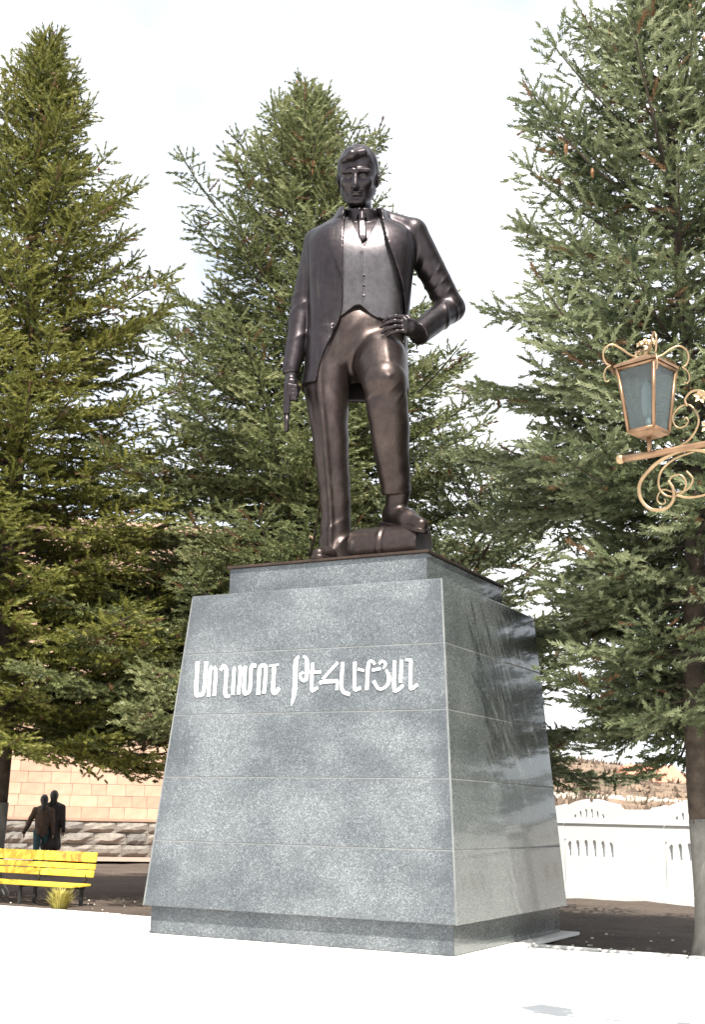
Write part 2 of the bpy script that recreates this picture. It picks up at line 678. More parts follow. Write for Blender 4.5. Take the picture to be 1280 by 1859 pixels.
INW = {'front': (0, 1, 0), 'right': (-1, 0, 0), 'back': (0, -1, 0), 'left': (1, 0, 0)}
GAP = .0032
for side in ('front', 'right', 'back', 'left'):
    for k in range(5):
        v0 = k / 5 + (GAP / H_ if k else 0)
        v1 = (k + 1) / 5 - (GAP / H_ if k < 4 else 0)
        # the corner joint: front slabs stop a little short so that the edge of the side slab shows as a strip
        ua, ub = (.0052, .9948) if side in ('front', 'back') else (.0015, .9985)
        q = [face_pt(side, ua, v0), face_pt(side, ub, v0), face_pt(side, ub, v1), face_pt(side, ua, v1)]
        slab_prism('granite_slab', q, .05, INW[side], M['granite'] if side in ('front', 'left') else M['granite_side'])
# mortar core, a hair behind the slab faces
mb = MB()
e = .0035
x0, x1, y0, y1 = -W / 2 + e, W / 2 - e, e, D - e
V = [(x0, y0, PH), (x1, y0, PH), (x1, y1, PH), (x0, y1, PH)]
V += [(-W / 2 + TS + e, TF + e, PH + H_ - .004), (W / 2 - TS - e, TF + e, PH + H_ - .004), (W / 2 - TS - e, D - TF - e, PH + H_ - .004), (-W / 2 + TS + e, D - TF - e, PH + H_ - .004)]
mb.add([ploc(p) for p in V], [(3, 2, 1, 0), (4, 5, 6, 7), (0, 1, 5, 4), (1, 2, 6, 5), (2, 3, 7, 6), (3, 0, 4, 7)])
mb.build('mortar_core', M['mortar'], ped)


def rect_ring(name, x0, x1, y0, y1, z0, z1, m_front, m_side, n=1):
    for side, q in (('front', [(x0, y0), (x1, y0)]), ('right', [(x1, y0), (x1, y1)]), ('back', [(x1, y1), (x0, y1)]), ('left', [(x0, y1), (x0, y0)])):
        a, b = Vector((*q[0], 0)), Vector((*q[1], 0))
        for i in range(n):
            p, r = a.lerp(b, i / n), a.lerp(b, (i + 1) / n)
            d = (r - p).normalized() * .002
            p, r = p + d, r - d
            slab_prism(name, [(p.x, p.y, z0), (r.x, r.y, z0), (r.x, r.y, z1), (p.x, p.y, z1)], .05, INW[side], m_front if side in ('front', 'left') else m_side, bev=.005)


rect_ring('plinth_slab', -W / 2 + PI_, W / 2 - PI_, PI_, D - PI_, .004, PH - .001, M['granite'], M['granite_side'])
bx0, bx1, by0, by1 = -W / 2 + TS + BS, W / 2 - TS - BS, TF + BF, D - TF - BF
ZB = PH + H_ + BH
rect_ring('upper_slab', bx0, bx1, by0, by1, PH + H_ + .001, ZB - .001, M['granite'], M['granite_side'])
mb = MB()
mb.box(bx0 + .02, by0 + .02 - D / 2, PH + H_, bx1 - .02, by1 - .02 - D / 2, ZB - .003)
mb.build('inner_core', M['mortar'], ped)
mb = MB()
mb.box(-W / 2 + PI_ + .02, PI_ + .02 - D / 2, .003, W / 2 - PI_ - .02, D - PI_ - .02 - D / 2, PH - .002)
mb.build('plinth_core', M['mortar'], ped)
mb = MB()
mb.box(-W / 2 - .02, -.02 - D / 2, PZ + .001, W / 2 + .13, D + .10 - D / 2, 0, .006)
mb.build('footing_slab', M['paving'], ped)

# lettering: strokes on the inclined front face, (u along x from the lower left corner, v up the slope, horizontal stroke width)
LETTERS = [[[(0.488,2.938,0.061),(0.506,2.557,0.061),(0.551,2.517,0.06),(0.621,2.564,0.06),(0.617,2.933,0.06)]],[[(0.712,2.856,0.053),(0.69,2.823,0.053),(0.698,2.494,0.053)],[(0.74,2.86,0.053),(0.776,2.791,0.053),(0.781,2.5,0.052)]],[[(0.843,2.813,0.055),(0.883,2.865,0.055),(0.93,2.805,0.055),(0.941,2.517,0.054),(1.005,2.492,0.054)]],[[(1.056,2.839,0.052),(1.043,2.801,0.052),(1.054,2.507,0.052)],[(1.122,2.861,0.052),(1.139,2.769,0.052),(1.136,2.51,0.051)]],[[(1.201,2.855,0.054),(1.212,2.553,0.054),(1.254,2.521,0.054),(1.296,2.574,0.053),(1.291,2.845,0.054),(1.358,2.85,0.053)]],[[(1.462,2.858,0.055),(1.411,2.808,0.056),(1.419,2.498,0.055)],[(1.468,2.858,0.053),(1.503,2.809,0.052),(1.501,2.512,0.052)]],[[(1.546,2.843,0.028),(1.676,2.855,0.028)],[(1.617,2.848,0.054),(1.626,2.542,0.054),(1.666,2.518,0.054),(1.71,2.568,0.055)]],[[(1.953,2.948,0.033),(1.916,2.876,0.066),(1.924,2.621,0.066),(1.92,2.477,0.059),(1.894,2.359,0.017)],[(2.019,2.949,0.025),(2.068,2.888,0.054),(2.08,2.689,0.054),(2.046,2.65,0.046),(2.0,2.677,0.041),(1.994,2.728,0.042),(2.034,2.748,0.033)]],[[(2.147,2.859,0.048),(2.159,2.557,0.048),(2.185,2.533,0.048),(2.236,2.562,0.047)],[(2.108,2.749,0.038),(2.272,2.746,0.038)]],[[(2.492,2.851,0.04),(2.299,2.66,0.04)],[(2.261,2.613,0.052),(2.313,2.628,0.052),(2.506,2.631,0.051)],[(2.502,2.633,0.04),(2.499,2.525,0.04)]],[[(2.556,2.852,0.05),(2.564,2.535,0.05),(2.675,2.469,0.049)]],[[(2.718,2.849,0.05),(2.73,2.566,0.049),(2.749,2.523,0.049),(2.811,2.546,0.049)],[(2.763,2.764,0.035),(2.847,2.742,0.035)]],[[(2.943,2.861,0.028),(2.897,2.811,0.048),(2.893,2.515,0.05)],[(2.947,2.851,0.036),(2.98,2.811,0.036)],[(2.953,2.743,0.039),(3.057,2.759,0.039)]],[[(3.035,2.816,0.039),(3.08,2.846,0.034),(3.118,2.806,0.04),(3.092,2.754,0.023)],[(3.128,2.739,0.023),(3.169,2.671,0.051),(3.165,2.581,0.05),(3.107,2.529,0.037),(3.038,2.53,0.037),(2.975,2.618,0.051)]],[[(3.234,2.844,0.048),(3.241,2.527,0.048),(3.292,2.507,0.047),(3.358,2.558,0.047)],[(3.322,2.849,0.046),(3.322,2.587,0.046)]],[[(3.372,2.849,0.033),(3.452,2.843,0.033)],[(3.442,2.839,0.045),(3.446,2.549,0.045),(3.473,2.521,0.045),(3.535,2.56,0.045)]]]
slope = Vector((0, TF, H_)).normalized()
fn = Vector((1, 0, 0)).cross(slope)          # points to -y (outwards)
A0 = Vector((-W / 2, 0, PH))
for strokes in LETTERS:
    mb = MB()
    for si, st in enumerate(strokes):
        P = np.array(st)
        uvw = spline(P, 4) if len(P) > 2 else P
        c2 = uvw[:, :2]
        hgt = .010 + .0012 * si
        tg = np.gradient(c2, axis=0)
        tg /= np.linalg.norm(tg, axis=1)[:, None]
        nr = np.stack([-tg[:, 1], tg[:, 0]], 1)
        hw = uvw[:, 2:3] * .5 * .82
        Lf, Rt = c2 + nr * hw, c2 - nr * hw
        V = []
        for k in range(len(c2)):
            for p, h in ((Lf[k], .001), (Lf[k], hgt), (Rt[k], hgt), (Rt[k], .001)):
                w = A0 + Vector((p[0], 0, 0)) + slope * p[1] + fn * h
                V.append(ploc(w))
        Fc = []
        for k in range(len(c2) - 1):
            a, b = 4 * k, 4 * k + 4
            Fc += [(a + 1, b + 1, b + 2, a + 2), (a, b, b + 1, a + 1), (a + 2, b + 2, b + 3, a + 3)]
        n4 = 4 * (len(c2) - 1)
        Fc += [(0, 1, 2, 3), (n4 + 3, n4 + 2, n4 + 1, n4)]
        mb.add(V, Fc)
    mb.build('letter', M['letter'], ped)

# ---------------------------------------------------------------- sculpting by distance fields


def smin(a, b, k):
    h = np.clip(.5 + .5 * (b - a) / k, 0, 1)
    return b + (a - b) * h - k * h * (1 - h)


def smax(a, b, k): return -smin(-a, -b, k)


def rcone(p, a, b, r1, r2):
    a = np.array(a, np.float32)
    b = np.array(b, np.float32)
    ba = b - a
    t = np.clip(((p - a) @ ba) / (ba @ ba), 0, 1)
    return np.linalg.norm(p - a - t[:, None] * ba, axis=1) - (r1 + (r2 - r1) * t)


def ell(p, c, r):
    q = (p - np.array(c, np.float32)) / np.array(r, np.float32)
    k0 = np.linalg.norm(q, axis=1)
    k1 = np.linalg.norm(q / np.array(r, np.float32), axis=1) + 1e-6
    return k0 * (k0 - 1) / k1


def sbox(p, c, half, r=.02):
    q = np.abs(p - np.array(c, np.float32)) - (np.array(half, np.float32) - r)
    return np.linalg.norm(np.maximum(q, 0), axis=1) + np.minimum(q.max(1), 0) - r


def rot_xyz(p, c, ang):
    """points in a frame centred on c, turned by the inverse euler rotation"""
    R_ = np.array(Matrix.Rotation(ang[2], 3, 'Z') @ Matrix.Rotation(ang[1], 3, 'Y') @ Matrix.Rotation(ang[0], 3, 'X'), np.float32)
    return (p - np.array(c, np.float32)) @ R_


def surf(fn_, lo, hi, h, margin=2.2):
    """sparse evaluation + naive surface nets -> (V, quads)"""
    lo = np.array(lo, np.float32)
    hi = np.array(hi, np.float32)
    B = 4
    nb = np.ceil((hi - lo) / (h * B)).astype(int)
    ax = [lo[i] + (np.arange(nb[i]) + .5) * h * B for i in range(3)]
    G = np.stack(np.meshgrid(*ax, indexing='ij'), -1).reshape(-1, 3).astype(np.float32)
    dc = fn_(G)
    act = np.abs(dc) < h * B * margin
    n = nb * B
    F = np.empty((nb[0], B, nb[1], B, nb[2], B), np.float32)
    F[:] = np.where(dc > 0, 1, -1).reshape(nb)[:, None, :, None, :, None]
    F = F.transpose(0, 2, 4, 1, 3, 5).reshape(-1, B, B, B)
    off = (np.stack(np.meshgrid(*[np.arange(B)] * 3, indexing='ij'), -1).reshape(-1, 3) + .5) * h - h * B / 2
    idx = np.nonzero(act)[0]
    P = (G[idx][:, None, :] + off[None]).reshape(-1, 3).astype(np.float32)
    val = np.concatenate([fn_(P[i:i + 400000]) for i in range(0, len(P), 400000)]) if len(P) else np.zeros(0)
    F[idx] = val.reshape(-1, B, B, B)
    F = F.reshape(nb[0], nb[1], nb[2], B, B, B).transpose(0, 3, 1, 4, 2, 5).reshape(n)
    F = np.where(F == 0, 1e-6, F)
    S = F < 0
    cr = np.zeros(tuple(n - 1), bool)
    base = S[:-1, :-1, :-1]
    for d in np.ndindex(2, 2, 2):
        cr |= S[d[0]:n[0] - 1 + d[0], d[1]:n[1] - 1 + d[1], d[2]:n[2] - 1 + d[2]] != base
    ci = np.argwhere(cr)
    vid = np.full(tuple(n - 1), -1, np.int64)
    vid[tuple(ci.T)] = np.arange(len(ci))
    acc = np.zeros((len(ci), 3))
    cnt = np.zeros(len(ci))
    for a in range(3):
        for o1 in (0, 1):
            for o2 in (0, 1):
                c0 = ci.copy()
                b_, c_ = [x for x in range(3) if x != a]
                c0[:, b_] += o1
                c0[:, c_] += o2
                c1 = c0.copy()
                c1[:, a] += 1
                f0, f1 = F[tuple(c0.T)], F[tuple(c1.T)]
                m = (f0 < 0) != (f1 < 0)
                t = np.where(m, f0 / np.where(m, f0 - f1, 1), 0)
                p = c0.astype(float)
                p[:, a] += t
                acc[m] += p[m]
                cnt[m] += 1
    V = lo + (acc / cnt[:, None] + .5) * h
    Q = []
    for a in range(3):
        b_, c_ = (a + 1) % 3, (a + 2) % 3
        sl0 = [slice(1, -1)] * 3
        sl0[a] = slice(0, -1)
        sl1 = [slice(1, -1)] * 3
        sl1[a] = slice(1, None)
        s0, s1 = S[tuple(sl0)], S[tuple(sl1)]
        e_ = np.argwhere(s0 != s1)
        flip = s0[tuple(e_.T)]
        e_ = e_ + 1
        e_[:, a] -= 1
        quad = []
        for (db, dc_) in ((1, 1), (0, 1), (0, 0), (1, 0)):
            c = e_.copy()
            c[:, b_] -= db
            c[:, c_] -= dc_
            quad.append(vid[tuple(c.T)])
        q = np.stack(quad, 1)
        q[~flip] = q[~flip][:, ::-1]
        Q.append(q)
    Q = np.concatenate(Q)
    Q = Q[(Q >= 0).all(1)]
    # one light relaxation
    for _ in range(1):
        s = np.zeros_like(V)
        c = np.zeros(len(V))
        for k in range(4):
            i, j = Q[:, k], Q[:, (k + 1) % 4]
            np.add.at(s, i, V[j])
            np.add.at(s, j, V[i])
            np.add.at(c, i, 1)
            np.add.at(c, j, 1)
        V = V * .5 + .5 * s / np.maximum(c, 1)[:, None]
    return V, Q


def sculpt(name, fn_, lo, hi, h, m, parent, margin=2.2):
    V, Q = surf(fn_, lo, hi, h, margin)
    return link_mesh(name, fast_mesh(name, V, Q, True), m, parent)


# ---------------------------------------------------------------- the statue (X to the viewer's right, Y away, Z up from the plate)
PLATE = .035
mb = MB()
mb.box(bx0 - .03, by0 - .03 - D / 2, ZB, bx1 + .03, by1 + .03 - D / 2, ZB + PLATE, .006)
statue = empty('statue', (-.042, 1.237, ZB + PLATE), math.atan2(.471, .882))
tag(statue, 'dark bronze statue of a man in a suit, one foot raised, on the pedestal', 'statue')
# plate is built in pedestal axes; give it the statue's frame
pl = mb.build('base_plate', M['bronze_plate'], statue)
pl.matrix_parent_inverse = Matrix.LocRotScale(statue.location, statue.rotation_euler, None).inverted()
pl.location = (0, D / 2, 0)

_tz = np.array([2.40, 2.8, 3.3, 3.7, 4.2, 4.5, 4.72, 4.9, 5.06])
_tt = np.array([[.08, .03, .74, .48], [.08, .03, .72, .47], [.10, .02, .68, .44], [.11, .0, .70, .45], [.12, -.02, .73, .47],
                [.13, .0, .76, .44], [.15, .03, .68, .37], [.14, .06, .40, .28], [.12, .07, .25, .21]])
_sp = spline(np.column_stack([_tz, _tt]), 12)


def torso(p, grow=0.0, e=2.5):
    z = p[:, 2]
    cx, cy, a, b = [np.interp(z, _sp[:, 0], _sp[:, i]) for i in (1, 2, 3, 4)]
    a, b = a + grow, b + grow
    dx, dy = np.abs((p[:, 0] - cx) / a), np.abs((p[:, 1] - cy) / b)
    q = (dx ** e + dy ** e) ** (1 / e)
    return (q - 1) * np.minimum(a, b) * .9


SH_R, EL_R, WR_R = (-.47, .06, 4.60), (-.655, .10, 3.66), (-.79, -.10, 2.66)
SH_L, EL_L, WR_L = (.83, .02, 4.755), (1.385, .22, 3.74), (.90, -.36, 3.12)


def folds(p, a, b, amp, freq, lo, hi, ph=0.0, tilt=0.0):
    a, b = np.array(a, np.float32), np.array(b, np.float32)
    ba = b - a
    t = ((p - a) @ ba) / (ba @ ba)
    w = np.clip((t - lo) / .12, 0, 1) * np.clip((hi - t) / .12, 0, 1)
    s = .6 - 1.9 * (1 - np.abs(np.sin(.5 * t * freq + ph + tilt * (p[:, 0] - a[0]) + .9 * np.sin(t * freq * .37)))) ** 2
    return amp * w * s


def sleeves(p):
    r = smin(rcone(p, SH_R, EL_R, .205, .175), rcone(p, EL_R, WR_R, .175, .118), .05)
    r = r + folds(p, SH_R, WR_R, .012, 40, .34, .82, 0, 8)
    l = rcone(p, SH_L, EL_L, .215, .19)
    l2 = rcone(p, EL_L, WR_L, .195, .155)
    l = l + folds(p, SH_L, EL_L, .009, 24, .30, .95, .5, 9) * np.clip((.35 - (p[:, 0] - np.interp(p[:, 2], [3.7, 4.7], [1.34, .77]))) / .3, 0, 1)
    l2 = l2 + folds(p, EL_L, WR_L, .009, 20, .05, .6, 1.5, -9)
    l = smin(l, l2, .045)
    # sleeve openings
    r = np.maximum(r, -(p[:, 2] - 2.60))
    d = np.array(WR_L, np.float32) - np.array(EL_L, np.float32)
    d /= np.linalg.norm(d)
    l = np.maximum(l, (p - np.array(WR_L, np.float32)) @ d - .02)
    return r, l


_xl = spline(np.array([[2.38, -.44, 0], [2.5, -.43, 0], [2.75, -.37, 0], [3.1, -.23, 0], [3.45, -.12, 0], [4.2, -.125, 0], [5.2, -.10, 0]]), 8)
_xr = spline(np.array([[2.38, .70, 0], [3.0, .70, 0], [3.3, .73, 0], [3.6, .72, 0], [3.85, .67, 0], [4.15, .56, 0], [4.5, .44, 0], [5.2, .33, 0]]), 8)


def jacket(p):
    x, y, z = p[:, 0], p[:, 1], p[:, 2]
    t = torso(p)
    # soft vertical drapery in the skirts of the coat
    t = t + .012 * np.sin(x * 9 + .6 * z) * np.clip((3.6 - z) / .6, 0, 1)
    t = t + .007 * np.sin(x * 13 + z * 5 + 2 * np.sin(z * 2.7)) * (x < -.15) * np.clip((4.6 - z) / .5, 0, 1)
    t = np.maximum(t, z - 5.08)
    t = np.maximum(t, 2.42 + .05 * np.clip(-x - .3, 0, 1) - z)
    xl = np.interp(z, _xl[:, 0], _xl[:, 1])
    xr = np.interp(z, _xr[:, 0], _xr[:, 1])
    # lapels lie on top of the fronts
    out_l = np.interp(z, [3.80, 4.0, 4.35, 4.62, 4.66, 4.9], [-.10, -.20, -.33, -.37, -.29, -.24])
    out_r = np.interp(z, [3.72, 4.0, 4.35, 4.66, 4.70, 4.9], [.70, .73, .76, .74, .62, .48])
    lap = np.maximum(torso(p, .032), y + .02)
    ll = np.maximum.reduce([lap, out_l - x, x - xl, z - 4.98, 3.80 - z])
    lr = np.maximum.reduce([lap, x - out_r, xr - x, z - 4.98, 3.72 - z])
    shell = np.minimum(np.minimum(t, ll), lr)
    cut = np.maximum.reduce([xl - x, x - xr, y - .02])
    shell = np.maximum(shell, -cut)
    hollow = np.maximum(torso(p, -.065), z - 4.35)
    shell = np.maximum(shell, -hollow)
    r, l = sleeves(p)
    sh = smin(rcone(p, (-.10, .08, 5.00), SH_R, .10, .20), rcone(p, (.33, .07, 5.05), SH_L, .10, .21), .03)
    sh = np.maximum(sh, -np.maximum.reduce([xl - x, x - xr, y - .02]))
    d = smin(shell, sh, .07)
    d = smin(d, r, .025)
    d = smin(d, l, .03)
    # collar behind the neck
    rr = np.hypot(x - .115, y - .03)
    ring = np.maximum(np.abs(rr - (.245 + np.clip(5.2 - z, 0, 1) * .42)) * .9 - .032, np.maximum(z - (5.11 + .36 * y), 4.84 - z))
    ring = np.maximum(ring, -np.maximum.reduce([xl - .02 - x, x - xr - .02, y + .02]))
    d = smin(d, ring, .03)
    # flap pocket on the viewer's left side
    pk = np.maximum(torso(p, .016), np.maximum.reduce([np.abs(x + .40) - .16, np.abs(z - 3.16 - .08 * (x + .4)) - .05, y + .02]))
    return np.minimum(d, pk)


def waistcoat(p):
    x, y, z = p[:, 0], p[:, 1], p[:, 2]
    t = torso(p, -.055)
    hem = 3.36 + .15 * np.exp(-((x - .09) / .16) ** 2) - .10 * np.abs(x - .1)
    t = np.maximum(t, hem - z)
    t = np.maximum(t, z - 4.92)
    v = np.maximum(np.abs(x - .15) - (z - 4.32) * .34, y)           # V neck
    t = np.maximum(t, -v)
    seam = np.where((z < 4.24) & (y < 0), .010 * np.exp(-((x - .125) / .012) ** 2), 0)
    t = t + seam
    for k in range(5):
        t = smin(t, ell(p, (.16, -.375 - .03 * math.sin(k), 3.62 + .14 * k), (.015, .062, .015)), .008)
    return t


def shirt(p):
    x, y, z = p[:, 0], p[:, 1], p[:, 2]
    t = np.maximum.reduce([torso(p, -.085), 4.0 - z, z - 4.98])
    ring = np.maximum(np.abs(np.hypot(x - .115, (y - .0) * 1.0) - .205) - .020, np.abs(z - 4.975 - .30 * (y)) - .095)
    ring = np.maximum(ring, -(np.maximum(np.abs(x - .115) - .012 - np.clip(5.0 - z, 0, 1) * .35, y)))
    t = smin(t, ring, .02)
    return t


def tie(p):
    q = p.copy()
    q[:, 1] *= 1.0
    a = rcone(q, (.116, -.245, 4.90), (.118, -.30, 4.79), .046, .038)
    b = rcone(q, (.118, -.325, 4.80), (.132, -.36, 4.48), .036, .066)
    b = np.maximum(b, np.abs(p[:, 1] - np.interp(p[:, 2], [4.2, 4.5, 4.72, 4.9], [-.405, -.375, -.315, -.235])) - .03)
    return smin(a, b, .02)


def leg_chain(p, pts, crease=.0, cdir=(0, -1, 0)):
    """limb round a curved axis, parametrised along its chord so that the surface stays smooth"""
    C_ = spline([(*a, r) for a, r in pts], 8).astype(np.float32)
    a_, b_ = C_[0, :3], C_[-1, :3]
    ch = b_ - a_
    tk = ((C_[:, :3] - a_) @ ch) / (ch @ ch)
    t = np.clip(((p - a_) @ ch) / (ch @ ch), 0, 1)
    cx, cy, cz, r = [np.interp(t, tk, C_[:, k]) for k in range(4)]
    v = p - np.stack([cx, cy, cz], 1)
    ln = np.linalg.norm(v, axis=1) + 1e-6
    if crease:
        cd = np.array(cdir, np.float32)
        cs = np.clip((v @ cd) / (ln * np.linalg.norm(cd)), -1, 1)
        r = r + crease * np.exp(-(np.arccos(cs) / .17) ** 2)
    return (ln - r) * .92


def trousers(p):
    x, y, z = p[:, 0], p[:, 1], p[:, 2]
    pel = ell(p, (.10, .03, 3.18), (.60, .40, .62))
    rl = leg_chain(p, [((-.27, .05, 2.95), .35), ((-.30, -.02, 2.40), .30), ((-.245, -.08, 1.80), .245), ((-.185, -.02, 1.2), .215), ((-.14, .03, .62), .20), ((-.135, .01, .12), .245)], .05, (-.30, -.95, 0))
    th = leg_chain(p, [((.38, .05, 2.98), .36), ((.41, -.30, 2.72), .355), ((.455, -.58, 2.36), .29)], .035, (.12, -.55, .83))
    sn = leg_chain(p, [((.455, -.56, 2.32), .275), ((.52, -.46, 1.85), .265), ((.58, -.28, 1.4), .225), ((.635, -.12, 1.0), .195)], .035, (.1, -1, 0))
    rl = rl + folds(p, (-.26, .05, 2.9), (-.14, .03, .15), .010, 40, .80, 1.1, .4, 9)
    sn = sn + folds(p, (.455, -.56, 2.32), (.635, -.12, 1.0), .009, 30, -.2, .22, .8, 14)
    d = smin(pel, rl, .10)
    d = smin(d, th, .09)
    d = smin(d, sn, .05)
    # slack cloth: shallow diagonal drags
    d = d + .005 * np.sin(x * 7 + z * 11 + 2 * np.sin(z * 3.1)) * np.clip((2.6 - z) / .4, 0, 1) + .004 * np.sin(z * 21 - x * 16 + 1.5 * np.sin(y * 9)) * np.clip((1.0 - np.abs(z - .55)) / .5, 0, 1)
    # groin pleats
    d = d + .016 * np.sin((x * .9 - z * .7) * 26) * np.exp(-(((x - .02) / .2) ** 2 + ((z - 2.95) / .26) ** 2)) * (y < 0)
    d = np.maximum(d, z - 3.62)
    # cuffs
    d = np.maximum(d, .06 - z)
    ax = np.array([.055, .16, -.4], np.float32)
    ax /= np.linalg.norm(ax)
    low = (p - np.array((.64, -.11, .99), np.float32)) @ ax
    d = np.where((x > .2) & (z < 1.6), np.maximum(d, low), d)
    return d


def shoe_right(p):
    q = rot_xyz(p, (-.16, .02, 0), (0, 0, rad(-20)))
    d = smin(rcone(q, (0, .12, .14), (0, -.30, .10), .135, .125), rcone(q, (0, -.28, .09), (0, -.52, .075), .125, .085), .06)
    d = smin(d, rcone(q, (0, .05, .2), (0, .02, .42), .14, .15), .08)
    sole = np.maximum(np.minimum(rcone(q * np.array([1, 1, .0], np.float32), (0, .14, 0), (0, -.52, 0), .15, .105), 9), np.abs(q[:, 2] - .025) - .025)
    d = np.maximum(d, .02 - q[:, 2])
    return np.minimum(d, sole)


def shoe_left(p):
    # heel over the drum's top, toe pointing towards the viewer's right and down over its edge
    q = rot_xyz(p, (.645, -.06, .68), (rad(16), 0, rad(32)))
    d = smin(rcone(q, (0, .10, .0), (0, -.30, -.01), .135, .135), rcone(q, (0, -.28, -.02), (0, -.60, -.05), .130, .095), .06)
    d = smin(d, rcone(q, (0, .03, .10), (0, .05, .38), .145, .168), .09)
    d = np.maximum(d, -.105 - q[:, 2])
    sole = np.maximum(rcone(q * np.array([1, 1, 0], np.float32), (0, .12, 0), (0, -.60, 0), .150, .112), np.abs(q[:, 2] + .12) - .028)
    heel = np.maximum(rcone(q * np.array([1, 1, 0], np.float32), (0, .12, 0), (0, .02, 0), .145, .145), np.abs(q[:, 2] + .16) - .045)
    return np.minimum(np.minimum(d, sole), heel)


HC = (.055, -.06, 5.545)
HA = (rad(23), 0, rad(-7))


def head_local(p): return rot_xyz(p, HC, HA)


def skull(q): return smin(ell(q, (0, .06, .125), (.282, .335, .325)), ell(q, (0, -.06, -.10), (.228, .26, .325)), .08)


def head(p):
    q = head_local(p)
    m = q.copy()
    m[:, 0] = np.abs(m[:, 0])
    d = skull(q)
    d = smin(d, rcone(m, (.172, .0, -.18), (.065, -.215, -.335), .075, .078), .07)
    d = smin(d, ell(q, (0, -.245, -.345), (.10, .085, .07)), .05)
    d = smin(d, ell(m, (.145, -.20, -.085), (.078, .08, .06)), .06)
    d = smax(d, -ell(m, (.100, -.365, -.005), (.080, .105, .062)), .03)
    d = smin(d, rcone(m, (.035, -.318, .068), (.175, -.262, .062), .040, .036), .03)
    d = smin(d, ell(m, (.098, -.245, -.010), (.056, .045, .034)), .012)
    d = smin(d, rcone(q, (0, -.315, .05), (0, -.425, -.150), .034, .050), .028)
    d = smin(d, ell(m, (.042, -.372, -.158), (.036, .048, .032)), .02)
    d = smax(d, -rcone(m, (.0, -.350, -.196), (.05, -.345, -.198), .008, .007), .02)
    d = smin(d, ell(q, (0, -.318, -.222), (.088, .046, .024)), .02)
    d = smin(d, ell(q, (0, -.312, -.262), (.072, .044, .025)), .02)
    d = smax(d, -rcone(m, (0, -.368, -.242), (.085, -.320, -.246), .011, .008), .012)
    d = smax(d, -rcone(m, (.075, -.35, -.15), (.118, -.30, -.26), .012, .016), .035)
    d = smax(d, -ell(q, (0, -.350, -.297), (.05, .022, .014)), .03)
    e = rot_xyz(m, (.272, .06, -.04), (rad(-12), rad(10), rad(18)))
    ear = ell(e, (0, 0, 0), (.030, .072, .108))
    ear = smax(ear, -ell(e, (.03, -.015, .01), (.022, .038, .062)), .02)
    d = smin(d, ear, .02)
    neck = rcone(p, (.115, .09, 4.72), (.085, .08, 5.22), .195, .165)
    return smin(d, neck, .035)


def hair(p):
    q = head_local(p)
    x, y, z = q[:, 0], q[:, 1], q[:, 2]
    d = ell(q, (0, .075, .137), (.290, .343, .326))
    d = d + .005 * np.sin(34 * x + 12 * z + 9 * y + 3 * np.sin(9 * y))
    line = .225 - .05 * (np.abs(x) / .2) ** 2          # hairline over the brow
    front = np.where(y < .02, np.maximum(line - z, -.05 - y + (line - z) * .2), -1)
    front = np.maximum(line - z - np.clip(y + .12, 0, 1) * 1.9, -1)
    d = smax(d, front, .02)
    nape = np.interp(y, [-.12, -.02, .10, .2, .45], [.12, .05, .02, -.16, -.24])
    d = smax(d, nape - z, .02)
    # forelock combed over to the viewer's left, with a hollow under it
    d = smin(d, rcone(q, (.11, -.20, .315), (-.05, -.275, .275), .050, .060), .06)
    d = smin(d, rcone(q, (-.05, -.275, .275), (-.19, -.20, .225), .060, .03), .06)
    return d


def hand_left(p):
    """rests on the hip, fingers towards the viewer's left"""
    arm = rcone(p, (.96, -.31, 3.14), (.80, -.46, 3.15), .105, .10)
    p = p - np.array((.105, 0, .02), np.float32)
    d = arm
    palm = sbox(rot_xyz(p, (.665, -.485, 3.135), (rad(8), rad(-8), rad(38))), (0, 0, 0), (.12, .06, .115), .045)
    d = smin(d, palm, .05)
    for k, (dz, ln) in enumerate(((.096, 1.10), (.033, 1.24), (-.033, 1.18), (-.096, .96))):
        a = np.array((.60, -.545, 3.145 + dz))
        b = a + ln * np.array((-.105, -.035, -.004 + dz * .10))
        c = b + ln * np.array((-.090, .012, -.025 + dz * .08))
        e_ = c + ln * np.array((-.055, .045, -.03))
        f = smin(rcone(p, a, b, .030, .028), rcone(p, b, c, .028, .025), .006)
        f = smin(f, rcone(p, c, e_, .026, .021), .006)
        d = smin(d, f, .012)
    th = smin(rcone(p, (.72, -.42, 3.22), (.64, -.40, 3.31), .042, .036), rcone(p, (.64, -.40, 3.31), (.55, -.38, 3.33), .036, .028), .01)
    return smin(d, th, .03)


def hand_right(p):
    d = rcone(p, (-.775, -.09, 2.72), (-.785, -.12, 2.50), .088, .082)
    palm = sbox(rot_xyz(p, (-.785, -.13, 2.39), (rad(6), 0, rad(12))), (0, 0, 0), (.062, .115, .125), .045)
    d = smin(d, palm, .05)
    for k in range(4):      # fingers close round the grip
        z0 = 2.405 - .056 * k
        a = np.array((-.835, -.185 + .012 * k, z0))
        b = np.array((-.80, -.275 + .012 * k, z0 - .02))
        c = np.array((-.705, -.262 + .010 * k, z0 - .03))
        e_ = np.array((-.69, -.19 + .010 * k, z0 - .03))
        f = smin(rcone(p, a, b, .031, .03), rcone(p, b, c, .03, .027), .006)
        f = smin(f, rcone(p, c, e_, .027, .022), .006)
        d = smin(d, f, .012)
    th = smin(rcone(p, (-.73, -.14, 2.46), (-.685, -.20, 2.36), .042, .036), rcone(p, (-.685, -.20, 2.36), (-.70, -.24, 2.27), .036, .028), .01)
    return smin(d, th, .03)


